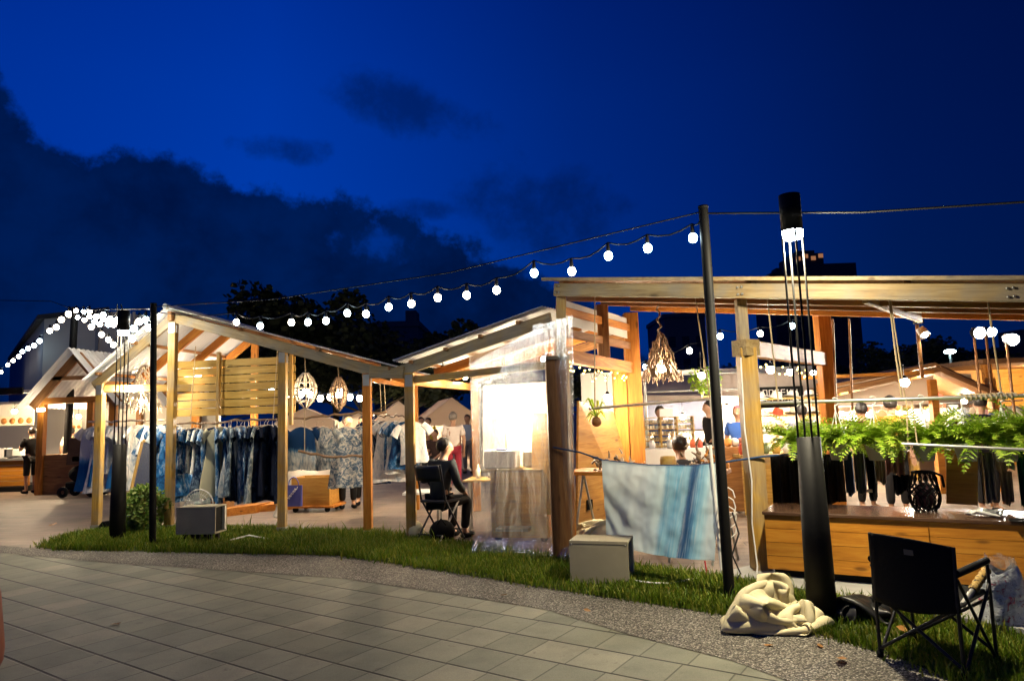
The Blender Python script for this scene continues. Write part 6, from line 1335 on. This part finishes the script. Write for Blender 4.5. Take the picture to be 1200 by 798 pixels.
# ------------------------------------------------------------------ white tents and people in the middle
TENT = material('tent_fabric', lambda N: N.n('ShaderNodeMixShader', None, i0=.45, i1=bsdf(N, (.72, .64, .54), .8), i2=N.n('ShaderNodeBsdfTranslucent', None, Color=(.8, .7, .58))))
def tent(px0, px1, pye, pya, Y, d, label, W):
    a, b = at(px0, pye, Y), at(px1, pye, Y); ap_ = at((px0 + px1) / 2, pya, Y); t = thing('market_tent', V(ap_.x, Y, 0), label, 'tent', 'pale market tents'); z_ = (a.z + b.z) / 2; a.z = b.z = z_; D_ = V(-.9, d, 0)
    rf = MB(); rf.add([a, ap_, ap_ + D_, a + D_], [(0, 1, 2, 3)]); rf.add([ap_, b, b + D_, ap_ + D_], [(0, 1, 2, 3)]); mk('roof', rf, TENT, t, solid=.02)
    mk('valance', MB().add([a, b, b - Z * .25, a - Z * .25], [(0, 1, 2, 3)]), TENT, t, solid=.015); mk('gable', MB().add([a + V(0, .02, 0), b + V(0, .02, 0), ap_ + V(0, .02, 0)], [(0, 1, 2)]), TENT, t, solid=.01)
    mk('back_sheet', MB().add([V(a.x, a.y, 0) + D_, V(b.x, b.y, 0) + D_, b + D_, a + D_], [(0, 1, 2, 3)]), TENT, t, solid=.015)
    for p in (a, b, a + D_, b + D_): mk('leg', MB().tube([V(p.x, p.y, 0), p], .03, 6), STEEL, t)
    lc = (a + b) / 2 + D_ * .5 - Z * .15; mk('bulb', MB().ball(lc, .09, 10, 6), glow(W, .09, WARM), t)
tent(497, 562, 490, 466, 24, 4, 'white market tent glowing behind the seated person', 950)
tent(440, 494, 492, 470, 26, 4, 'white market tent left of the glowing one', 650)
tent(322, 392, 494, 478, 24, 4, 'pale low tent behind the hanging lanterns', 500)
tent(392, 446, 497, 484, 28, 4, 'pale small tent behind the patterned tunic', 260)
def tbl(p, sx, sy, h, mat, label, rz=0):
    t = thing('display_table', p, label, 'table'); M = Matrix.Rotation(rz, 3, 'Z'); mk('tabletop', MB().box(p + Z * (h - .02), (sx, sy, .04), M=M), mat, t)
    mk('front_cloth', MB().box(p + M @ V(0, -sy / 2 - .008, 0) + Z * h * .5, (sx, .012, h - .06), M=M), mat, t)
    for x in (-1, 1):
        for y in (-1, 1): mk('leg', MB().box(p + M @ V(x * sx * .46, y * sy * .42, 0) + Z * (h - .04) / 2, (.04, .04, h - .04), M=M), STEEL, t)
tbl(at(500, 540, 22) * 1 - Z * at(500, 540, 22).z, 2.6, .8, .8, OFFW, 'pale display table in front of the glowing tent')
for px, Y, f, top, lg, h_, lb, kw in ((532, 15.5, 8, (.70, .62, .56), (.30, .03, .05), 1.70, 'grey haired person in white shirt standing with back to us', dict(hair=HAIRG)), (503, 20.5, 160, (.75, .62, .03), (.05, .05, .06), 1.60, 'person in bright yellow shirt by the tents', {}), (494, 19.5, 200, (.55, .50, .45), (.05, .05, .06), 1.62, 'person in pale shirt beside the yellow shirt', {}), (549, 20, 170, (.25, .32, .45), (.1, .1, .12), 1.65, 'person in blue checked shirt by the orange rear post', {})):
    q = at(px, 540, Y); person(V(q.x, Y, 0), f, lb, top, lg, h_, group='people in the market', **kw)
for px, Y, lb in ((513, 17.5, 'dark clothed person sitting before the white tent, right one'), (505, 18.2, 'dark clothed person sitting before the white tent, left one')):
    q = at(px, 540, Y); person(V(q.x, Y, 0), 150, lb, (.05, .03, .025), (.03, .03, .03), 1.6, 'sit', group='people in the market')
    st = V(q.x, Y, 0); tag(mk('stool', MB().lathe([(0, 0), (.16, 0), (.14, .25), (.17, .46), (0, .46)], st, 12), W_BR, loc=st), lb.replace('dark clothed person sitting', 'round brown stool'), 'stool')
person(V(-3.15, 12.95, 0), 195, 'person with dark trousers and sandals behind the patterned tunic, left one', (.10, .13, .18), (.008, .008, .01), 1.70, arms='up', group='people in the market', turn=25)
person(V(-2.95, 13.35, 0), 185, 'person with dark trousers behind the patterned tunic, right one', (.45, .42, .4), (.008, .008, .01), 1.66, group='people in the market', turn=-20)

# ------------------------------------------------------------------ stalls behind the big shed
bs = V(2.6, 13.5, 0); tbs = thing('rear_stall', bs, 'pale walled rear stall with brown sloping awning behind the driftwood lamp', 'stall')
a, b = at(738, 478, 13.5), at(962, 474, 13.5); mk('back_wall', MB().box(V((a.x + b.x) / 2, 15.4, 1.25), (b.x - a.x + 1.5, .08, 2.5)), OFFW, tbs)
q = [at(738, 470, 12.6), at(822, 470, 12.6), at(832, 443, 14.6), at(748, 446, 14.6)]; mk('awning', MB().prism(q, Z * .10), plain('taupe_canvas', (.30, .24, .20), .8), tbs)
a, b = at(846, 464, 13.2), at(968, 464, 13.2); mk('fascia', MB().prism([a, b, at(968, 436, 13.2), at(846, 438, 13.2)], V(0, .08, 0)), plain('taupe_board', (.42, .35, .30), .7), tbs); mk('canopy', MB().box(V((a.x + b.x) / 2, 14.4, a.z + .02), (b.x - a.x, 2.3, .04)), W_BR, tbs)
for px in (757, 834, 870): p = at(px, 478, 12.5); mk('frame_pole', MB().tube([V(p.x, p.y, 0), V(p.x, p.y, 2.25)], .03, 8), STEEL, tbs)
for z_ in (1.95, 2.25): a, b = at(757, 480, 12.5), at(870, 478, 12.5); mk('frame_rail', MB().tube([V(a.x, a.y, z_), V(b.x, b.y, z_)], .022, 6), STEEL, tbs)
q = at(790, 540, 11.6); tbl(V(q.x, q.y, 0), 1.35, .6, .98, WHITE, 'white cloth covered table with the yellow tray rack')
rk = V(at(784, 520, 11.8).x, 11.8, .98); trk = thing('tray_rack', rk, 'yellow wooden tray rack of small goods in three columns', 'rack'); R_ = random.Random(6)
for i in range(4): mk('upright', MB().box(rk + V(-.42 + .28 * i, 0, .26), (.025, .16, .52)), W_YE, trk)
for j in range(6): mk('shelf', MB().box(rk + V(0, .01, .02 + .098 * j), (.83, .15, .014)), W_YE, trk)
gd = MB()
for i in range(3):
    for j in range(5):
        for k in range(6): gd.box(rk + V(-.40 + .28 * i + .045 * k + .012, -.03 + R_.uniform(-.02, .02), .055 + .098 * j), (.03, .04, R_.uniform(.03, .06)))
o = mk('small_goods', gd, material('assorted_goods', lambda N: bsdf(N, N.ramp(N.n('ShaderNodeNewGeometry').outputs['Random Per Island'], [(0, (.25, .2, .1)), (.3, (.6, .5, .3)), (.5, (.3, .35, .3)), (.7, (.7, .65, .5)), (1, (.15, .12, .1))], 'CONSTANT').outputs[0], .5)), trk); o['kind'] = 'stuff'
q = rk + V(.0, .1, .53); tag(mk('small_sign', MB().box(q + Z * .06, (.22, .02, .13)), WHITE, loc=q), 'small white card standing on top of the tray rack', 'sign')
for i, (px, py, c, lb) in enumerate(((764, 518, (.7, .7, .72), 'white card standing at the left of the white table'), (785, 519, (.6, .6, .6), 'small white stand before the tray rack'), (812, 521, (.55, .12, .05), 'red jar right of the tray rack'), (820, 521, (.5, .1, .06), 'red jar at the right end of the white table'))):
    p = at(px, py, 11.45); p.z = .98; tag(mk('counter_item', MB().lathe([(0, 0), (.05, 0), (.05, .1), (.035, .14), (0, .14)], p, 10), plain('counter_item_%d' % i, c, .4), loc=p), lb, 'jar')
person(V(at(774, 500, 13.0).x, 13.0, 0), 185, 'vendor behind the yellow tray rack', (.05, .07, .15), hgt=1.66, group='people in the market')
mk_d = at(795, 505, 15.2); tag(mk('dark_screen', MB().box(V(mk_d.x, 15.25, 1.55), (1.5, .06, .75)), plain('dark_navy_board', (.012, .016, .04), .6), loc=V(mk_d.x, 15.25, 1.2)), 'dark navy board on the wall behind the tray rack', 'board')
person(V(at(833, 500, 12.9).x, 12.9, 0), 100, 'person in black shirt standing in profile behind the tray rack', (.010, .010, .012), hgt=1.72, group='people in the market')
person(V(at(866, 500, 11.8).x, 11.8, 0), 150, 'person in pink headscarf and blue top beside the yellow post', (.05, .12, .40), hgt=1.62, hair=plain('pink_scarf', (.5, .12, .16), .8), group='people in the market')
hp_ = at(826, 445, 11.0); t = thing('hanging_plant', hp_, 'bright green hanging plant behind the leaning black pole', 'plant'); R_ = random.Random(9); lv = MB()
for i in range(260):
    d = V(R_.gauss(0, 1), R_.gauss(0, 1), R_.gauss(-.2, .8)).normalized(); p = hp_ + d * .27 * R_.random() ** .5; e = V(R_.gauss(0, 1), R_.gauss(0, 1), R_.gauss(0, 1)).normalized() * .05; s = e.orthogonal().normalized() * .022; lv.add([p - e, p + s, p + e, p - s], [(0, 1, 2, 3)])
mk('foliage', lv, FERN, t); mk('pot', MB().lathe([(0, -.1), (.08, -.1), (.11, .05), (0, .05)], hp_, 12), WHITE, t); mk('cord', MB().tube([hp_, hp_ + Z * .6], .006, 5), ROPE, t)
# hat stall
hs_ = V(at(925, 520, 12.3).x, 12.4, 0); ths = thing('hat_shelf', hs_, 'tall pale shelf unit filled with hats right of the yellow post', 'shelf')
for j in range(5): mk('shelf_board', MB().box(hs_ + Z * (.55 + .30 * j), (1.25, .4, .03)), W_YE, ths)
for x in (-.61, .61): mk('side_panel', MB().box(hs_ + V(x, .0, .95), (.03, .42, 1.9)), W_YE, ths)
hm = to_mesh('hat', MB().lathe([(.17, .0), (.16, .012), (.095, .03), (.088, .08), (.07, .115), (0, .125)], n=16)); hm.materials.append(WHITE)
hc = [(.74, .70, .62), (.62, .52, .38), (.50, .07, .03), (.72, .68, .62), (.3, .2, .12), (.7, .6, .5)]; hn = ['white', 'straw', 'red', 'cream', 'brown', 'tan']
for j in range(5):
    for k in range(4):
        i = (j * 3 + k * 2 + j * k) % 6; o = bpy.data.objects.new('hat', hm); COL.objects.link(o); o.location = hs_ + V(-.45 + .30 * k, -.05, .567 + .30 * j); o.rotation_euler = (0.25, 0, k); o.material_slots[0].link = 'OBJECT'; o.material_slots[0].material = plain('felt_' + hn[i], hc[i], .9, 0, .1, 8)
        tag(o, '%s brimmed hat on the %s shelf up, %s from the left' % (hn[i], ORD[j], ORD[k]), 'hat', 'hats on the hat shelf')
bsg = at(915, 464, 13.1); tsg = thing('shop_sign', bsg, 'black shop board with blurred white lettering above the hats', 'sign'); mk('board', MB().box(bsg - Z * .02, (.85, .04, .40)), BLACK, tsg)
lt = MB(); R_ = random.Random(3)
for row, n_ in ((.07, 6), (-.09, 5)):
    for k in range(n_):
        x0 = -.34 + .115 * k + (.05 if row < 0 else 0); kind = R_.randint(0, 3)
        lt = MB()
        def st(ax, az_, bx, bz): lt.bar(bsg + V(x0 + ax, -.026, row + az_), bsg + V(x0 + bx, -.026, row + bz), .012, .022, (0, 1, 0))
        st(0, -.05, 0, .05); 
        if kind in (0, 1): st(.07, -.05, .07, .05)
        if kind in (1, 2): st(0, .05, .07, .05); st(0, -.05, .07, -.05)
        if kind in (0, 3): st(0, 0, .07, 0)
        if kind == 3: st(0, .05, .07, .05)
        mk('letter', lt, WHITE, tsg)
# glazed stall at the right
g0, g1, g2, g3 = at(962, 466, 12.2), at(1094, 434, 12.2), at(1163, 462, 12.2), at(1095, 474, 12.2)
gs = V(g1.x, 12.2, 0); tg = thing('glazed_stall', gs, 'stall with lit translucent wall and brown roof rising to a peak at the right', 'stall')
beam('roof_edge', at(960, 462, 12.15), at(1096, 433, 12.15), .3, .09, W_BR, tg); beam('roof_edge', at(1096, 433, 12.15), at(1170, 466, 12.15), .3, .09, W_BR, tg); beam('top_rail', at(938, 443, 12.0), at(1094, 436, 12.0), .06, .06, W_OR, tg)
mk('roof', MB().prism([at(960, 461, 12.2) + Z * .05, at(1096, 432, 12.2) + Z * .05, at(1096, 432, 12.2) + V(.6, 3, .05), at(960, 461, 12.2) + V(.6, 3, .05)], Z * .06), W_BR, tg); mk('roof', MB().prism([at(1096, 432, 12.2) + Z * .053, at(1172, 466, 12.2) + Z * .053, at(1172, 466, 12.2) + V(.6, 3, .053), at(1096, 432, 12.2) + V(.6, 3, .053)], Z * .06), W_BR, tg)
mk('translucent_wall', MB().prism([at(972, 476, 12.3), at(1094, 473, 12.3), at(1094, 440, 12.3), at(972, 466, 12.3)], V(0, .02, 0)), TENT, tg)
for px in (964, 1094, 1163): p = at(px, 470, 12.25); mk('post', MB().box(V(p.x, p.y, 1.0), (.12, .12, 2.0)), W_OR, tg)
mk('back_wall', MB().box(V(gs.x - .1, 15.2, 1.1), (5.5, .06, 2.2)), plain('tan_wall', (.42, .33, .24), .8), tg)
for i, (px, py_) in enumerate(((1005, 470), (1040, 456), (1075, 448), (1130, 470), (1018, 486), (1060, 486))):
    p = at(px, py_, 13.6); mk('bulb', MB().ball(p, .05, 10, 6), glow(65, .05, NEUT), tg)  # upper bulbs are added behind the translucent wall to make it glow
for i, px in enumerate(range(985, 1200, 12)):
    p = at(px, 484, 14.2 + (i % 3) * .12); mt = (T_LIGHT, PINK, T_CREAM, T_SMOKE, BRN, T_LIGHT, BEI)[i % 7]; lbn = ('white flecked', 'dusty pink', 'cream', 'smoky', 'brown', 'white flecked', 'beige')[i % 7]
    garment(V(p.x, p.y, 1.55), rad(RND.uniform(-40, 40)), ('shirt', 'tunic')[i % 2], i % 5, mt, '%s garment in the glazed stall, %s from the left' % (lbn, ORD[i]), 'garments in the glazed stall')
tag(mk('clothes_rail', MB().tube([V(at(980, 484, 14.3).x, 14.3, 1.57), V(at(1200, 484, 14.3).x, 14.3, 1.57)], .014, 8), STEEL), 'steel clothes rail in the glazed stall', 'rail')
for px, Y, f, top, h_, lb in ((1010, 10.6, 190, (.10, .03, .03), 1.60, 'dark haired shopper in maroon behind the bushy fern'), (1045, 10.2, 170, (.5, .18, .04), 1.68, 'dark haired shopper in orange behind the rope loop'), (1150, 10.0, 180, (.03, .03, .04), 1.66, 'dark haired shopper behind the curled white hook'), (940, 11.2, 175, (.2, .2, .25), 1.6, 'shopper in grey behind the lamp rods')):
    q = at(px, 500, Y); person(V(q.x, Y, 0), f, lb, top, hgt=h_, group='people in the market', turn=160)
p = at(1150, 505, 16.0); tor = thing('orange_stall', V(p.x, p.y, 0), 'orange lit plank stall beyond the glazed stall at the right edge', 'stall'); mk('back_wall', MB().box(V(p.x + 1.5, 17, 1.2), (5, .08, 2.4)), W_BOARD, tor, V(p.x + 1.5, 17, 0)); mk('roof', MB().box(V(p.x + 1.5, 15.6, 2.4), (5.2, 3, .1)), W_BR, tor, V(p.x + 1.5, 15.6, 2.4))
for x in (-.9, 1.0, 3.6): mk('post', MB().box(V(p.x + x, 14.3, 1.17), (.14, .14, 2.34)), W_OR, tor)
mk('bulb', MB().ball(V(p.x + 1.2, 15.3, 2.15), .07, 10, 6), glow(330, .07, WARM), tor)

q = at(866, 540, 11.0); tbl(V(q.x, q.y, 0), .75, .5, 1.0, W_BR, 'small brown display table beside the yellow post')
R_ = random.Random(14)
for i, (px, c, lb) in enumerate(((853, (.55, .25, .06), 'orange pouch'), (861, (.6, .55, .5), 'pale folded cloth'), (869, (.25, .08, .05), 'maroon pouch'), (877, (.1, .16, .35), 'blue folded cloth'))):
    p = at(px, 520, 10.95); p.z = 1.0; tag(mk('folded_goods', MB().ball(p + Z * .07, 1, 12, 8, (.07, .08, .07)), plain('goods_%d' % i, c, .85, 0, .2, 12), loc=p), lb + ' on the small brown display table', 'goods', 'goods on the small brown table')
q = at(905, 545, 10.6); tbl(V(q.x + .1, q.y, 0), 1.3, .5, .9, W_YE, 'yellow wood display table behind the leftmost fern')
for i in range(7):
    p = V(q.x - .45 + .17 * i, q.y - .05, .9); c = [(.5, .08, .04), (.7, .65, .55), (.15, .2, .1), (.6, .4, .1), (.7, .7, .68), (.3, .12, .06), (.1, .2, .4)][i]
    nm = ['red', 'cream', 'dark green', 'ochre', 'white', 'brown', 'blue'][i]
    tag(mk('ceramic_pot', MB().lathe([(0, 0), (.05, 0), (.07, .06), (.06, .12), (.045, .15), (.05, .17), (0, .17)], p, 14), plain('ceramic_' + nm.replace(' ', '_'), c, .3), loc=p), nm + ' ceramic pot on the yellow table behind the leftmost fern', 'pot', 'pots on the yellow table')

cols = [((.55, .10, .05), 'red'), ((.62, .58, .5), 'cream'), ((.12, .2, .32), 'slate blue'), ((.55, .36, .10), 'ochre'), ((.2, .3, .14), 'olive'), ((.3, .14, .07), 'brown')]
for n_, (px0, px1, Y) in enumerate(((968, 1050, 14.7), (1066, 1150, 14.5))):
    a, b = at(px0, 490, Y), at(px1, 490, Y); c = V((a.x + b.x) / 2, Y, 0); wd = b.x - a.x; lbl = ('left', 'right')[n_]
    t = thing('goods_shelf', c, 'wooden goods shelf against the back of the glazed stall, %s one' % lbl, 'shelf')
    for z_ in (.9, 1.3, 1.7): mk('shelf_board', MB().box(c + Z * z_, (wd, .35, .03)), W_YE, t)
    for x in (-1, 1): mk('side_panel', MB().box(c + V(x * wd / 2, 0, .95), (.03, .36, 1.9)), W_YE, t)
    for j, z_ in enumerate((1.3, 1.7)):
        for k in range(6):
            cc, nm = cols[(k * 2 + j + n_) % 6]; p = c + V(-wd / 2 + wd * (k + .5) / 6, -.05, z_ + .016); hh = RND.uniform(.12, .24)
            tag(mk('boxed_goods', MB().box(p + Z * hh / 2, (wd / 9, .18, hh), RND.uniform(-.2, .2)), plain('goods_' + nm.replace(' ', '_'), cc, .6, 0, .25, 14), loc=p, bev=.008), '%s boxed goods on the %s goods shelf, %s board, %s from left' % (nm, lbl, ('middle', 'top')[j], ORD[k]), 'goods', 'boxed goods on the shelves')
